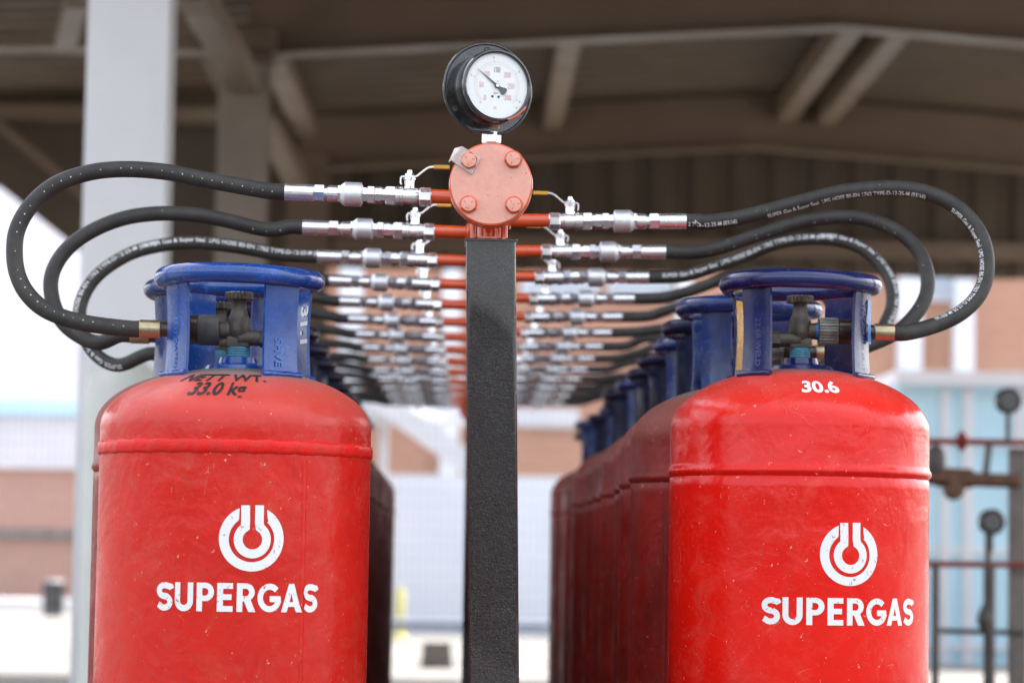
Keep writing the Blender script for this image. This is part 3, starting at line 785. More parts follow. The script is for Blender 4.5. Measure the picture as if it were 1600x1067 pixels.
on_dome(xs(text_mesh('30.6', .043, .035, 0), .70), R(4), R(37), RIGHT, 'lettering', M['white_mark'], bodyR)
def on_leg(txt, ph, zc, size, mat, parent, name='stamp', off=.00035, bold=.02, e=0.0, inner=False, du=0.0):
    me = text_mesh(txt, size, bold); rl = .101
    def fn(x, y):
        u, z = y+du, zc-x           # text reads downwards
        if inner: u = -y+du
        bow = .0035*math.sin(math.pi*max(0, min(1, (z-E-.243)/.118)))
        r = rl-bow+off if not inner else rl-.0042-bow-off
        if inner: u = -y+du
        s_ = 1
        return Vector(((r)*math.sin(ph)+u*math.cos(ph)*.97-(u*u*2.2)*math.sin(ph), -(r)*math.cos(ph)+u*math.sin(ph)*.97+(u*u*2.2)*math.cos(ph), z))
    map_mesh(me, fn); return obj_from(me, name, mat, parent)
kL = [k for k in kids(cylL) if k.name.startswith('leg')]
kR = [k for k in kids(cylR) if k.name.startswith('leg')]
M['stamp_blue'] = simple('stamped blue', (.03, .13, .42), .3)
M['stamp_navy'] = simple('stamped navy', (.05, .06, .20), .35)
on_leg('TEST DATED', R(-55), E+.275, .0125, M['stamp_blue'], kL[1]); on_leg('01-18', R(-55), E+.338, .0125, M['stamp_blue'], kL[1])
on_leg('SHVE', R(41), E+.262, .017, M['stamp_blue'], kL[0], du=-.006)
on_leg('31.1', R(121), E+.306, .034, M['white_mark'], kL[2], inner=True, bold=.035, off=.001, du=-.0165, name='number')
on_leg('31.1', R(-139), E+.290, .037, M['white_mark'], kL[3], inner=True, bold=.035, name='number')
on_leg('TEST DATED 03-17', R(58), E+.31, .0115, M['stamp_navy'], kR[1])
on_leg('22.68 WELD', R(-46), E+.30, .013, M['stamp_navy'], kR[0], du=.004)

def leg_patch(ph, z0, z1, u0, u1, mat, parent, name, out=.0005, inner=None):
    rl = .101; vs, fs = [], []; n = 12
    for i in range(n+1):
        z = z0+(z1-z0)*i/n; j = .0012*math.sin(i*2.7)
        for u in (u0+j, (u0+u1)/2, u1-j):
            r = rl+out if inner is None else rl-.0042-.0006-.0035*math.sin(math.pi*max(0, min(1, (z-inner[0])/(inner[1]-inner[0])))); vs.append((r*math.sin(ph)+u*math.cos(ph)*.97-(u*u*2.2)*math.sin(ph), -r*math.cos(ph)+u*math.sin(ph)*.97+(u*u*2.2)*math.cos(ph), z))
    for i in range(n):
        for k in range(2): fs.append((i*3+k, i*3+k+1, i*3+k+4, i*3+k+3))
    return MB().add(vs, fs).build(name, mat, parent, smooth=0, recalc=False)
M['patch_yellow'] = simple('chipped yellow paint', (.70, .36, .02), .4, 0, (.45, .22, .03), 120)
M['patch_blue'] = simple('bright blue patch', (.03, .22, .55), .35, 0, (.02, .16, .45), 120)
leg_patch(R(-128), E+.268, E+.368, -.024, .024, M['patch_yellow'], kR[3], 'yellow_patch', inner=(E+.25, E+.381))
leg_patch(R(58), E+.302, E+.364, .010, .023, M['patch_blue'], kR[1], 'blue_patch')
# older cylinders behind
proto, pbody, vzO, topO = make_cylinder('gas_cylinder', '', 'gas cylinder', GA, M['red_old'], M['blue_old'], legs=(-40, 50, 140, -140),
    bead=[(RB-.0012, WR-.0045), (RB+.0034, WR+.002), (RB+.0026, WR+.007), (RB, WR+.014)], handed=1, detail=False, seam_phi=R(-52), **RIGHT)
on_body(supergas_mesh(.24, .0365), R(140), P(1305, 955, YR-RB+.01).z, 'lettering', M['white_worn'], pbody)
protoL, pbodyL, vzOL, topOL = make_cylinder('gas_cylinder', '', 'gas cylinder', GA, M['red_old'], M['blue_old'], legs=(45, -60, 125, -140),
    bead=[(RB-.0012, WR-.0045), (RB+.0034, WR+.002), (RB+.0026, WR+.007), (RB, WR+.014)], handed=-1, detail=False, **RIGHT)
ordw = ['first', 'second', 'third', 'fourth', 'fifth', 'sixth', 'seventh', 'eighth', 'ninth', 'tenth', 'eleventh', 'twelfth', 'thirteenth', 'fourteenth', 'fifteenth']
NR = 14
for k in range(1, NR):
    o = proto if k == 1 else copy_tree(proto)
    o.location = ((.443, .449, .452, .458, .455, .462, .458, .465, .462, .468, .465, .47, .47)[k-1]+(random.uniform(-.022, .016) if k > 2 else 0), YR+.408*k+(random.uniform(-.012, .012) if k > 2 else 0), 0)
    o.rotation_euler = (0, 0, (R(3) if k < 3 else R(random.uniform(-14, 14)))); o['label'] = 'worn red cylinder with blue guard, %s from the front in the right row' % ordw[k]
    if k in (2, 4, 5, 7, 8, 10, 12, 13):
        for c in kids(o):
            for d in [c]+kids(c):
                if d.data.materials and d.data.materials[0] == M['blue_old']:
                    d.material_slots[0].link = 'OBJECT'; d.material_slots[0].material = M['navy_shaded']
for k in range(1, NR-1):
    o = protoL if k == 1 else copy_tree(protoL)
    o.location = ((-.379, -.385, -.388, -.39, -.393, -.395, -.398, -.40, -.403, -.406, -.408, -.41)[k-1], YL+.41*k, 0)
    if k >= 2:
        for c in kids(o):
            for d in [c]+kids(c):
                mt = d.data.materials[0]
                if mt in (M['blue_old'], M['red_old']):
                    d.material_slots[0].link = 'OBJECT'; d.material_slots[0].material = M['navy_shaded'] if mt == M['blue_old'] else M['red_shaded']
    o.rotation_euler = (0, 0, (0, R(4), R(-3))[k % 3]); o['label'] = 'worn red cylinder with blue guard, %s from the front in the left row' % ordw[k]

# ================================================================== POST + MANIFOLD
HX, HZ = P(767, 288, 3.70).x, P(767, 288, 3.70).z
PY = 3.79
pt = P(767, 377, PY-.034)
post = thing('support_post', (pt.x, PY, 0), 'black hammered square steel post carrying the orange manifold', 'post')
post.rotation_euler = (0, 0, 0)
hx = .0343; lean = .030; m = MB()
n_ = 40; ring_ = []
bv = .006
sec = []
for sx, sy in ((1, 1), (-1, 1), (-1, -1), (1, -1)):
    for a in range(0, 91, 30):
        base_a = {(1, 1): 0, (-1, 1): 90, (-1, -1): 180, (1, -1): 270}[(sx, sy)]
        sec.append((sx*(hx-bv)+bv*math.cos(R(base_a+a)), sy*(hx-bv)+bv*math.sin(R(base_a+a))))
vs, fs = [], []; ks = len(sec)
for i in range(n_+1):
    z = pt.z*i/n_; dx = lean*(1-i/n_)
    for x, y in sec: vs.append((x+dx, y, z))
for i in range(n_):
    for k in range(ks): fs.append((i*ks+k, i*ks+(k+1) % ks, (i+1)*ks+(k+1) % ks, (i+1)*ks+k))
m.add(vs, fs); m.build('post_tube', M['hammer'], post, smooth=50)
MB().box((0, 0, pt.z+.0018), (.073, .073, .0036), .001).build('cap_plate', M['hammer'], post, smooth=0)
MB().box((lean, 0, .006), (.18, .18, .012), .002).build('base_plate', M['hammer'], post, smooth=0)

man = thing('gas_manifold', (0, 0, 0), 'orange header pipe with blank flange and two rows of silver valves', 'manifold')
YE = 9.55
def ypipe(x, z, ya, yb, r, n=32): return MB().at(Matrix.Translation((x, ya, z)) @ Matrix.Rotation(R(-90), 4, 'X')).lathe([(r, 0), (r, yb-ya)], n)
ypipe(HX, HZ, 3.735, YE, .030).build('header_pipe', M['orange'], man)
# flange pair : blank front disc, gap, rear disc
T = Matrix.Translation((HX, 3.70, HZ)) @ Matrix.Rotation(R(-90), 4, 'X')
fl = MB().at(T).lathe([(0, 0), (.0545, 0), (.0562, .0008), (.0568, .0022), (.0568, .0145), (.056, .016), (.050, .0165), (.050, .019), (.056, .0195), (.0568, .021), (.0568, .034), (.055, .036), (.031, .036)], 96).build('flange', M['orange'], man)
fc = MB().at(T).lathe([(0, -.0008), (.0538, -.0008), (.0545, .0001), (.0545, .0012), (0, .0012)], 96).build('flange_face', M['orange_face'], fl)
def hexbolt(px, py, rot, mat=M['orange']):
    c = P(px, py, 3.70)
    b = MB().at(Matrix.Translation((c.x, 3.70, c.z)) @ Matrix.Rotation(R(90), 4, 'X') @ Matrix.Rotation(rot, 4, 'Z'))
    b.lathe([(.0125, -.001), (.0125, .0012)], 28)
    b.lathe([(.0112, .001), (.0118, .002), (.0118, .0082), (.0100, .0098)], 6)
    o = b.build('bolt', mat, man, smooth=20)
    s = MB().at(Matrix.Translation((c.x, 3.70, c.z)) @ Matrix.Rotation(R(90), 4, 'X') @ Matrix.Rotation(rot, 4, 'Z'))
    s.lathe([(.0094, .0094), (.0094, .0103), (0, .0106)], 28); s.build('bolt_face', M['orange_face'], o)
    # raised grade ticks
    t = MB()
    for k in range(3):
        a = rot+k*R(120); cc = Vector((c.x+.0058*math.cos(a), 3.70-.0107, c.z+.0058*math.sin(a)))
        t.box(cc, (.0036, .0008, .0009), rot=Matrix.Rotation(-a, 3, 'Y'))
    t.build('bolt_mark', M['orange'], o, smooth=0)
    return o
for px, py, r_ in ((733, 252, .3), (802, 250, .1), (732, 320, .5), (803, 321, .2)): hexbolt(px, py, r_)
for px, py in ((733, 252), (802, 250), (732, 320), (803, 321)):
    c = P(px, py, 3.745); MB().at(Matrix.Translation((c.x, 3.737, c.z)) @ Matrix.Rotation(R(-90), 4, 'X')).lathe([(.011, 0), (.011, .010), (.006, .0102), (.006, .018)], 6).build('nut', M['orange'], man, smooth=20)
# bent tin tag under the upper left bolt
ca, cb_, cc, cd = P(722, 229, 3.697), P(752, 246, 3.697), P(737, 273, 3.697), P(705, 251, 3.697)
def y_(v, y): return Vector((v.x, y, v.z))
tm = MB(); e_ = [y_(ca, 3.6975), y_(cb_, 3.6975), y_(cc, 3.6975), y_(cd, 3.6975)]
e2 = [v+Vector((0, -.0014, 0)) for v in e_]
fo = y_(cd, 3.6975)+Vector((-.004, .012, -.001)); fo1 = y_(P(717, 230, 3.697), 3.6975)+Vector((-.006, .012, .000))
tm.add(e_+e2, [(0, 1, 2, 3), (7, 6, 5, 4), (0, 4, 5, 1), (1, 5, 6, 2), (2, 6, 7, 3), (3, 7, 4, 0)])
tm.add([e2[0], e2[3], e_[3], e_[0], fo1, fo, fo+Vector((.0015, 0, 0)), fo1+Vector((.0015, 0, 0))], [(0, 1, 5, 4), (3, 2, 6, 7), (0, 4, 7, 3), (1, 2, 6, 5), (4, 5, 6, 7)])
tm.build('tag_plate', M['tin'], man, smooth=0)
# saddle and U-bolt between header and post
sd_ = MB().at(Matrix.Translation((HX-.002, PY-.012, pt.z+.0036)))
sd_.lathe([(.0245, 0), (.0245, .003), (.0150, .005), (.0150, .030), (.016, .040)], 32)
sd_.build('saddle', M['orange'], man)
for dx in (-.0225, .0125, .0205):
    MB().rod((HX+dx, PY-.030, pt.z+.005), (HX+dx, PY-.030, HZ-.03), .0042, 12).build('stud', M['orange'], man)
# branches and ball valves (built along +x, outward)
TILT = R(1.1)
def valve_frame(side, Y, X): # side -1 left, +1 right
    Tm = Matrix.Translation((X, Y, HZ))
    if side < 0: Tm = Tm @ Matrix.Rotation(R(180), 4, 'Z')
    return Tm @ Matrix.Rotation(-TILT, 4, 'Y')
def xl(mb, segs, n=28, hexr=0.0):
    """lathe along local x"""
    old = mb.T; mb.T = old @ Matrix.Rotation(R(90), 4, 'Y'); mb.lathe([(r, x) for x, r in segs], n, a0=hexr); mb.T = old; return mb
def make_ball_valve():
    b = MB()
    xl(b, [(-.0005, .0115), (.0012, .0138), (.0150, .0138), (.0168, .0125)], 8, R(22.5))
    xl(b, [(.0160, .0108), (.0185, .0122), (.0245, .0130), (.0320, .0130), (.0390, .0118), (.0405, .0122)], 32)
    xl(b, [(.0400, .0128), (.0408, .0136), (.0440, .0136), (.0446, .0126), (.0452, .0136), (.0500, .0136), (.0508, .0125)], 32)
    xl(b, [(.0505, .0120), (.0515, .0140), (.0630, .0140), (.0646, .0118)], 6, R(30))
    b.at(Matrix.Translation((.0318, 0, .0105))).lathe([(.0080, 0), (.0068, .004), (.0068, .0125), (.0085, .013), (.0085, .0155)], 20)
    b.at(Matrix.Translation((.0318, 0, .0285))).lathe([(.0062, 0), (.0062, .0035), (.0035, .0045), (.0030, .0085), (.0015, .0092)], 6)
    v = b.build('ball_valve', M['steel'], None, smooth=30)
    l = MB().tube([(.0425, 0, .0165), (.0440, 0, .0185), (.0440, 0, .0255), (.0425, 0, .0273), (.0375, 0, .0278), (.0250, 0, .0278), (.0215, 0, .0288), (.0090, 0, .0395), (.0040, 0, .0422), (-.0020, 0, .0428)], 0, flat=(.0105, .0022))
    l.build('lever', M['steel'], v, smooth=0)
    g = MB().tube([(-.0018, 0, .0428), (-.024, 0, .0432)], 0, flat=(.0122, .0048)); g.build('lever_grip', M['lever_yellow'], v, smooth=0)
    return v
bv0 = make_ball_valve(); bv_kids = kids(bv0)
XV = {-1: P(674, 307, 3.85).x, 1: P(858, 345, 4.11).x}
YV = {-1: 3.85, 1: 4.11}; STEP = .425
first = True
brm = {}
for side in (-1, 1):
    L = abs(XV[side]-HX)
    for k in range(14):
        Y = YV[side]+STEP*k
        if Y > YE-.05: continue
        if side not in brm:
            mm = MB(); xl(mm, [(0, .0100), (L+.004, .0100)], 24); xl(mm, [(.026, .0165), (.032, .0150), (.034, .0102)], 24)
            # pipe runs from header centre outwards; built in header frame
            bro = mm.build('branch_pipe', M['orange'], man); brm[side] = bro
        else:
            bro = brm[side].copy(); col.objects.link(bro); bro.parent = man
        bro.matrix_local = valve_frame(side, Y, HX)
        if first: v = bv0; first = False; v.parent = man
        else:
            v = bv0.copy(); col.objects.link(v); v.parent = man
            for c in bv_kids: d = c.copy(); col.objects.link(d); d.parent = v
        v.matrix_local = valve_frame(side, Y, XV[side])@Matrix.Rotation(R(random.uniform(-3, 3)), 4, 'X')
MB().at(Matrix.Translation((HX, YE, HZ)) @ Matrix.Rotation(R(-90), 4, 'X')).lathe([(.030, -.01), (.056, -.01), (.056, .02), (0, .02)], 40).build('flange', M['orange'], man)
# far supports of the manifold
for Y in (6.55, 9.3):
    sp = thing('support_post', (HX, Y, 0), 'dark steel post under the middle of the manifold' if Y < 8 else 'dark steel post under the far end of the manifold', 'post')
    MB().box((0, 0, (HZ-.03)/2), (.06, .06, HZ-.03), .004).build('post_tube', M['hammer'], sp, smooth=0)
    MB().box((0, 0, .006), (.16, .16, .012), .002).build('base_plate', M['hammer'], sp, smooth=0)

# ================================================================== HOSES
def catmull(pts, per=14):
    pts = [Vector(p) for p in pts]; out = []
    ext = [pts[0]*2-pts[1]]+pts+[pts[-1]*2-pts[-2]]
    for i in range(1, len(ext)-2):
        p0, p1, p2, p3 = ext[i-1:i+3]
        for k in range(per):
            t = k/per
            out.append(.5*((2*p1)+(-p0+p2)*t+(2*p0-5*p1+4*p2-p3)*t*t+(-p0+3*p1-3*p2+p3)*t**3))
    out.append(pts[-1]); return out
def smooth_path(p, it=6):
    for _ in range(it):
        p = [p[0]]+[(p[i-1]+p[i]*2+p[i+1])/4 for i in range(1, len(p)-1)]+[p[-1]]
    return p
HR = .0116
def resample(p, step=.008):
    out = [p[0]]; acc = 0
    for i in range(1, len(p)):
        d = (p[i]-p[i-1]).length
        while acc+d >= step:
            t = (step-acc)/d; q = p[i-1]+(p[i]-p[i-1])*t; out.append(q); p = p[:i-1]+[q]+p[i:]; d = (p[i]-p[i-1]).length if i < len(p) else 0; acc = 0
            p[i-1] = q
            if d <= 1e-9: break
        acc += d
    out.append(p[-1]); return out
def path_frame(p, s):
    """point, tangent, side(facing -Y), third at arc length s"""
    acc = 0
    for i in range(1, len(p)):
        d = (p[i]-p[i-1]).length
        if acc+d >= s or i == len(p)-1:
            t = min(1, (s-acc)/max(d, 1e-9)); q = p[i-1].lerp(p[i], t)
            a = p[max(i-2, 0)]; b = p[min(i+1, len(p)-1)]; tg = (b-a).normalized()
            n = (Vector((0, -1, 0))-tg*tg.dot(Vector((0, -1, 0)))).normalized(); return q, tg, n, tg.cross(n)
        acc += d
def plen(p): return sum((p[i]-p[i-1]).length for i in range(1, len(p)))
def fittings(root, side, Y, X):
    Tm = valve_frame(side, Y, X)
    f = MB(); f.T = Tm
    xl(f, [(.0640, .0100), (.0650, .0112), (.0700, .0112), (.0705, .0128), (.0790, .0122), (.0800, .0105)], 8)
    xl(f, [(.0795, .0105), (.0805, .0130), (.0895, .0130), (.0905, .0105), (.0990, .0112)], 6, R(30))
    f.build('adapter', M['steel'], root, smooth=30)
    f = MB(); f.T = Tm
    xl(f, [(.0960, .0110), (.0980, .0160), (.0990, .0172), (.1215, .0172), (.1270, .0130), (.1285, .0110)], 40)
    f.build('check_valve', M['steel_satin'], root, smooth=30)
    f = MB(); f.T = Tm
    xl(f, [(.1220, .0110), (.1230, .0128), (.1310, .0128), (.1320, .0112)], 6, R(30))
    xl(f, [(.1315, .0112), (.1325, .0118), (.1450, .0118), (.1462, .0095), (.1510, .0095)], 28)
    xl(f, [(.1500, .0100), (.1512, .0124), (.1640, .0124), (.1652, .0105)], 6, R(30))
    f.build('swivel_nut', M['steel'], root, smooth=30)
    f = MB(); f.T = Tm
    xl(f, [(.1650, .0100), (.1660, .0118), (.2050, .0121), (.2060, .0121), (.2064, .0114)], 32)
    f.build('ferrule', M['steel'], root, smooth=30)
    return Tm @ Vector((.2040, 0, 0)), (Tm.to_3x3() @ Vector((1, 0, 0)))
def tail(root, side, axis, vz, Y):
    """hose end at the cylinder valve: nut, sleeve, brass ferrule; side = direction outward"""
    x0 = axis+side*.026
    def seg(lst, name, mat, n=32, rib=0):
        mb = MB(); mb.T = Matrix.Translation((x0, Y, vz)) @ (Matrix.Rotation(R(180), 4, 'Z') if side < 0 else Matrix.Identity(4))
        if rib:
            vs, fs = [], []; nn = 120
            for x, r in lst:
                for i in range(nn):
                    a = 2*math.pi*i/nn; rr = r*(1+.035*(1 if math.sin(a*26) > 0 else -1)); vs.append((x, rr*math.cos(a), rr*math.sin(a)))
            for k in range(len(lst)-1):
                for i in range(nn): fs.append((k*nn+i, k*nn+(i+1) % nn, (k+1)*nn+(i+1) % nn, (k+1)*nn+i))
            fs += [tuple(range(nn)), tuple((len(lst)-1)*nn+i for i in range(nn))]
            mb.add(vs, fs)
        else: xl(mb, lst, n)
        return mb.build(name, mat, root, smooth=25)
    if side > 0:
        seg([(-.004, .0125), (.000, .0125)], 'seal_ring', M['stamp_blue'])
        seg([(0, .0180), (.001, .0192), (.026, .0192), (.028, .0182)], 'hand_nut', M['nut_grey'], rib=1)
        seg([(.028, .0165), (.029, .0180), (.046, .0178), (.050, .0150), (.060, .0110), (.082, .0105)], 'sleeve', M['nut_brown'])
    else:
        seg([(-.001, .0130), (.000, .0200), (.003, .0212), (.026, .0212), (.029, .0200)], 'hand_nut', M['nut_black'])
        seg([(.029, .0185), (.030, .0198), (.044, .0198), (.048, .0180), (.060, .0110), (.082, .0105)], 'sleeve', M['nut_brown'])
    seg([(.080, .0108), (.081, .0125), (.1085, .0125), (.1095, .0115)], 'end_ferrule', M['brass'])
    return Vector((x0+side*.107, Y, vz))
HT = 'SUPER Gas & Super Seal  LPG HOSE BS-EN 1762 TYPE-D-12-25-M (03/16)'
def hose_text(path, txt, s0, size, theta, name, parent, flip=False, align='LEFT', stretch=1.0, total=None):
    me = text_mesh(txt, size, .012, 0, align=align)
    if total:
        k_ = total/max(v.co.x for v in me.vertices)
        for v in me.vertices: v.co.x *= k_
    me = slice_mesh(me, .005)
    Lp = plen(path); lut = [path_frame(path, Lp*i/400) for i in range(401)]
    def fn(x, y):
        s = s0+x*stretch*(-1 if flip else 1); s = max(0, min(Lp-1e-5, s)); i = s/Lp*400; a = lut[int(i)]; b = lut[min(int(i)+1, 400)]; t = i-int(i)
        q = a[0].lerp(b[0], t); n = a[2].lerp(b[2], t).normalized(); c = a[3].lerp(b[3], t).normalized()
        th = theta+(y/HR)*(1 if flip else -1)
        return q+(n*math.cos(th)-c*(-math.sin(th)))*(HR+.0004)
    map_mesh(me, fn); return obj_from(me, name, M['hose_print'], parent)
HG = 'black hoses from the manifold to the cylinders'
def make_hose(side, k, pix, axisX, cylY, vz, label, ext=None):
    Y = YV[side]+STEP*k
    root = thing('gas_hose', (0, 0, 0), label, 'hose', HG)
    a, d = fittings(root, side, Y, XV[side])
    b = tail(root, side, axisX, vz, cylY)
    pts = [a, a+d*.022]
    Yc = cylY; n = len(pix)
    for i, (px, py) in enumerate(pix):
        t = (i+1)/(n+1); yy = Y+(Yc-Y)*t
        pts.append(P(px, py, yy))
    while (pts[-1].xz-b.xz).length < .045: pts.pop()
    pts += [b+Vector((side*.020, 0, 0)), b]
    pa = smooth_path(catmull(pts, 16), 10)
    h = MB().tube(pa, HR, 20).build('hose', M['rubber'], root, smooth=80)
    return root, h, pa
vL, vR = vzL, vzR
h1, ho1, p1 = make_hose(-1, 0, [(381, 292), (312, 279.5), (260, 269), (194, 264.5), (139, 270), (87, 288), (49, 320), (27, 358), (22.5, 396), (28, 431), (45, 462), (76, 487), (128, 504)], XL, YL, vL, 'outermost black hose in the upper left, dotted with small white print marks')
h2, ho2, p2 = make_hose(-1, 1, [(416, 359), (347, 343), (295, 335), (243, 334), (194, 341), (149, 358), (111, 383), (87, 414), (79, 447), (88, 487), (112, 517), (152, 536)], -.379, YL+.41, vzOL, 'second black hose from the front at left, with no legible print')
h3, ho3, p3 = make_hose(-1, 2, [(433, 397), (364, 385), (295, 379), (225, 389), (180, 409), (146, 437), (127, 472), (126, 507), (146, 550), (184, 571)], -.385, YL+.82, vzOL, 'third black hose from the front at left, with a white printed line')
g1, go1, q1 = make_hose(1, 0, [(1101, 347.5), (1146, 342), (1187, 333), (1229, 322), (1270, 311), (1311, 301), (1352, 296), (1394, 294), (1435, 298), (1473, 310.6), (1507, 334), (1531, 366), (1541, 400), (1540, 435), (1526, 466), (1497, 492), (1459, 509), (1425, 516)], XR, YR, vR, 'outermost black hose at upper right with white hose lettering')
g2, go2, q2 = make_hose(1, 1, [(1091, 394), (1132, 385), (1174, 371), (1215, 357.6), (1256, 346), (1297, 340), (1339, 340), (1380, 351), (1414, 370), (1438, 397), (1449, 428), (1447, 462), (1428, 494), (1392, 525)], .443, YR+.408, vzO, 'second black hose from the front at right, speckled with white dots')
g3, go3, q3 = make_hose(1, 2, [(1070, 431), (1119, 416), (1163, 401), (1198, 386), (1235, 376), (1273, 373), (1311, 376), (1346, 388), (1373, 411), (1390, 438), (1395, 466), (1389, 494), (1362, 532)], .449, YR+.816, vzO, 'third black hose from the front at right, with a faded printed line')
LQ = plen(q1)
hose_text(q1, '2 TYPE-D-12-25-M (03/16)', .004, .0088, R(30), 'lettering', g1, total=.080)
hose_text(q1, HT, .130, .0096, R(48), 'lettering', g1, total=.242)
hose_text(q1, HT, .418, .0096, R(50), 'lettering', g1, total=.242)
hose_text(q3, HT, .03, .0105, R(-10), 'lettering', g3)
hose_text(q3, HT, .33, .0105, R(-25), 'lettering', g3)
LP3 = plen(p3)
hose_text(p3, HT, .30, .0105, R(-160)+math.pi, 'lettering', h3, flip=True)
hose_text(p3, HT, .60, .0105, R(-160)+math.pi, 'lettering', h3, flip=True)
def dots(path, root, s0, s1, step, th, skip=.1, size=.0009):
    mb = MB(); s = s0
    while s < s1:
        if random.random() > skip:
            q, tg, n, c = path_frame(path, s); t = th(s) if callable(th) else th
            dirn = (n*math.cos(t)+c*math.sin(t)); rr = size*random.uniform(.6, 1.25); o = q+dirn*(HR+.0003)
            e1 = tg; e2 = dirn.cross(tg); mb.add([o+(e1*math.cos(a*math.pi/4)+e2*math.sin(a*math.pi/4))*rr for a in range(8)], [tuple(range(8))])
        s += step
    mb.build('print_dots', M['dot'], root, smooth=0)
M['dot'] = simple('white print dots', (.62, .62, .6), .6)
dots(p1, h1, .02, plen(p1)-.01, .0142, lambda s: R(-8)+.15*math.sin(s*9), .12)
dots(p2, h2, .02, .09, .02, R(-20), .2); dots(q2, g2, .02, .6, .02, R(30), .4)
# the remaining hoses share one shape each side
def generic(side, var=0):
    Y = YV[side]+STEP*3; cy = (YR+.408*3) if side > 0 else (YL+.41*3); ax = .452 if side > 0 else -.388
    root = thing('gas_hose', (0, 0, 0), '', 'hose', HG)
    a, d = fittings(root, side, Y, XV[side]); b = tail(root, side, ax, vzO if side > 0 else vzOL, cy)
    if side > 0: sh = [(.385, .501), (.43, .512), (.48, .530), (.54, .545), (.60, .545), (.66, .52), (.70, .47), (.715, .41), (.70, .355), (.66, .325)]
    else: sh = [(-.31, .505), (-.37, .506), (-.43, .495), (-.485, .468), (-.525, .43), (-.545, .385), (-.550, .345)]
    rv = random.Random(var*7+side)
    if var: sh = [(x+side*rv.uniform(-.018, .016)*min(1, i/2), z+rv.uniform(-.014, .012)*min(1, i/2)) for i, (x, z) in enumerate(sh)]
    n = len(sh); pts = [a, a+d*.02]+[Vector((x, Y+(cy-Y)*(i+1)/(n+1), E+z)) for i, (x, z) in enumerate(sh)]+[b+Vector((side*.012, 0, 0)), b]
    MB().tube(smooth_path(catmull(pts, 8), 6), HR, 14).build('hose', M['rubber'], root, smooth=80)
    return root
def tail_short(root, b): return b
for side, nm in ((-1, 'left'), (1, 'right')):
    gs = {}
    for k in range(3, 14):
        if YV[side]+STEP*k > YE-.05: continue
        var = (k-3) % 4
        if var in gs: o = copy_tree(gs[var])
        else: o = gs[var] = generic(side, var)
        o.location = (0, STEP*(k-3), 0); o['label'] = 'black hose with silver fittings, %s from the front on the %s side of the manifold' % (ordw[k], nm)

# ================================================================== PRESSURE GAUGE
gc = P(776, 134.5, 3.70)
pg = thing('pressure_gauge', (gc.x, 3.70, gc.z), 'large black-rimmed round pressure gauge with white dial on top of the manifold', 'gauge', rot=(0, 0, R(20)))
RX90 = Matrix.Rotation(R(90), 4, 'X')     # lathe axis z -> toward the camera (-y)
fr = .0443
def L_(prof, n=96): return MB().at(RX90).lathe(prof, n)
L_([(fr, .0005), (fr+.0005, .004), (fr+.0024, .0052), (fr+.0046, .0045), (fr+.0056, .002), (fr+.0056, -.004), (fr+.0040, -.006), (fr+.0040, -.022), (fr+.0062, -.024), (fr+.0062, -.030), (fr+.0050, -.036)], 96).build('case', M['gloss_black'], pg, smooth=40)
# back mounting plate, flat at the bottom
pts = []
RPl = .0640; zc_ = -.002
for i in range(100):
    a = R(-90)+2*math.pi*(i+.5)/100; x, z = RPl*math.cos(a), RPl*math.sin(a)
    pts.append((x, max(z, -.0605+0)))
pts = [(x*1.0, z) for x, z in pts]
bp = MB().at(Matrix.Translation((.000, .034, 0))).prism(pts, .0045); bpo = bp.build('back_plate', M['gloss_black'], pg, smooth=50)
t = MB(); t.tube([(RPl*math.cos(2*math.pi*i/90)*.985, .0345, max(RPl*math.sin(2*math.pi*i/90)*.985, -.0595)) for i in range(90)], .0022, 8, closed=True); t.build('plate_rim', M['gloss_black'], bpo, smooth=60)
for a in (92, 212, -28):
    MB().at(Matrix.Translation((.056*math.cos(R(a)), .034, .056*math.sin(R(a)))) @ RX90).lathe([(.0028, 0), (.0042, .0008), (.0042, .0012), (.0028, .0014), (.0022, .0004), (0, .0003)], 16).build('screw_hole', M['brass_dark'], bpo)
L_([(0, 0), (fr, 0), (fr, .0006), (0, .0006)]).build('dial', M['dial'], pg)
# red smear of paint on the rim
t = MB(); t.tube([((fr+.0040)*math.cos(R(a)), -.0050, (fr+.0040)*math.sin(R(a))) for a in range(-72, -32, 3)], .0013, 8); t.build('paint_smear', M['orange'], pg)
dk, dr = MB(), MB()
def tick(mb, ang, r0, r1, w):
    a = R(ang); d = Vector((math.cos(a), 0, math.sin(a))); p_ = Vector((-d.z, 0, d.x))*w/2
    mb.add([d*r0-p_, d*r1-p_, d*r1+p_, d*r0+p_], [(0, 1, 2, 3)])
SC = fr/.0452
for i in range(61):
    ang = 225-270*i/60+1.5
    mb = dr if i % 2 == 0 else dk; tick(dr, ang, .0285, .0305 if i % 10 else .0272, .00035 if i % 10 else .0006)
for i in range(64):
    tick(dk, 225-270*i/63+1.5, .0315, .0333, .00028)
for v in (0, 5, 10, 15, 20): tick(dk, 225-270*v/21+1.5, .0330, .0352, .0007)
for mb, mt, nm in ((dk, M['ink'], 'black_scale'), (dr, M['ink_red'], 'red_scale')):
    mb.v = [v+Vector((0, -.0008, 0)) for v in mb.v]; mb.build(nm, mt, pg, smooth=0, recalc=False)
def dial_text(s, x, z, size, mat, name='numeral', bold=.01):
    me = text_mesh(s, size, 0 if size > .006 else bold); map_mesh(me, lambda u, v: Vector((x+u*.66, -.0009, z+v))); return obj_from(me, name, mat, pg)
for i, s in enumerate(('0', '50', '100', '150', '200', '250', '300')):
    a = R(225-45*i+1); r = (.0245, .0225, .0215, .0215, .0215, .0205, .0225)[i]
    dial_text(s, r*math.cos(a), r*math.sin(a), .0105, M['ink_red'] if i != 3 else M['ink'], 'red_numeral')
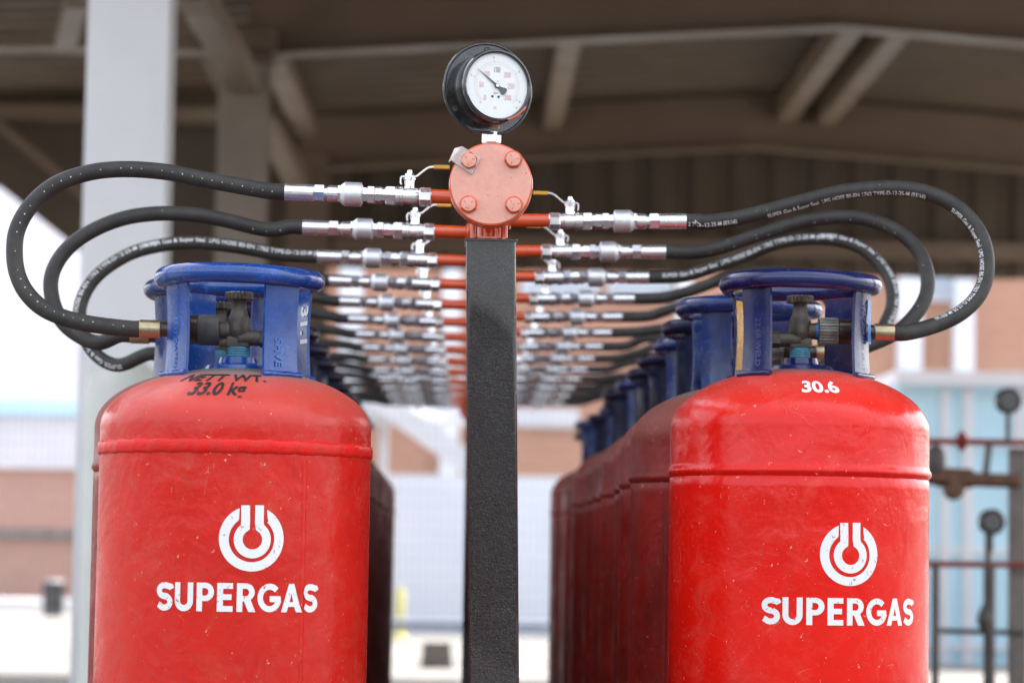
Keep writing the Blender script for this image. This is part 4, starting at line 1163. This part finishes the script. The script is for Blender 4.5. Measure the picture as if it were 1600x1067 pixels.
for v in (5, 10, 15, 20, 21):
    a = R(225-270*v/21+1.5); r = .0385 if v < 21 else .0405; dial_text(str(v), r*math.cos(a), r*math.sin(a), .0042, M['ink'], 'black_numeral', .0)
dial_text('lb/in²', .002, .0065, .0034, M['ink_red'], 'unit_mark', 0); dial_text('kg/cm²', -.001, -.0100, .0038, M['ink'], 'unit_mark', 0)
dial_text('AA', -.002, -.0305, .0052, M['ink_red'], 'maker_mark', 0); dial_text('▬', -.002, -.0350, .004, M['ink_red'], 'maker_mark', 0) if False else None
m = MB()
for x in (-.0062, .0028): m.at(Matrix.Translation((x, -.0006, -.0150)) @ RX90).lathe([(.0017, 0), (.0017, .0006), (0, .0007)], 20)
m.build('dial_screw', M['ink'], pg)
an = math.atan2(.0225, -.030)
d = Vector((math.cos(an), 0, math.sin(an))); s_ = Vector((-d.z, 0, d.x)); y0 = Vector((0, -.0022, 0))
nd = MB()
def flatpoly(pl):
    n = len(pl); nd.add([d*a+s_*b+y0 for a, b in pl]+[d*a+s_*b+y0+Vector((0, .0005, 0)) for a, b in pl], [tuple(range(n)), tuple(range(n, 2*n))[::-1]]+[(i, (i+1) % n, n+(i+1) % n, n+i) for i in range(n)])
flatpoly([(.0365, .0), (.003, .0015), (-.004, .0016), (-.0125, .0052), (-.0150, .0038), (-.0158, 0), (-.0150, -.0042), (-.0125, -.0058), (-.004, -.0016), (.003, -.0015)])
no = nd.build('needle', M['needle'], pg, smooth=0)
MB().at(RX90).lathe([(.0034, .0010), (.0034, .0034), (.0025, .0038), (0, .0038)], 24).build('needle_hub', M['needle'], no)
MB().at(RX90).lathe([(.0022, .0039), (.0022, .0044), (0, .0045)], 20).build('hub_screw', M['steel'], no)
# thin glass
gm, gnt, gb = new_mat('gauge glass'); gb.inputs['Transmission Weight'].default_value = 1; gb.inputs['Roughness'].default_value = .02; gb.inputs['IOR'].default_value = 1.02; gb.inputs['Base Color'].default_value = (1, 1, 1, 1)
# stem
gcl = P(768, 212, 3.755); loc = pg.matrix_world.inverted() if False else None
st = MB(); ztop = P(768, 192, 3.745).z; zm = P(768, 205, 3.745).z; zl = P(768, 223, 3.745).z
inv = (Matrix.Translation(pg.location) @ Matrix.Rotation(R(20), 4, 'Z')).inverted()
sx_ = P(768, 205, 3.745).x; sy_ = 3.745
def wl(mb, x, y, z): mb.T = inv @ Matrix.Translation((x, y, z)); return mb
wl(st, sx_, sy_, zm).box((0, 0, (ztop+.012-zm)/2), (.0215, .0215, ztop+.012-zm), .0015); st.build('socket', M['tin'], pg, smooth=0)
st = MB(); wl(st, sx_, sy_, zl-.012).lathe([(.009, 0), (.009, .010), (.0122, .0105), (.0130, .012), (.0130, zm-zl+.010), (.0118, zm-zl+.0118)], 6, a0=R(0)); st.build('swivel_nut', M['steel'], pg, smooth=20)

bpy.context.view_layer.update()
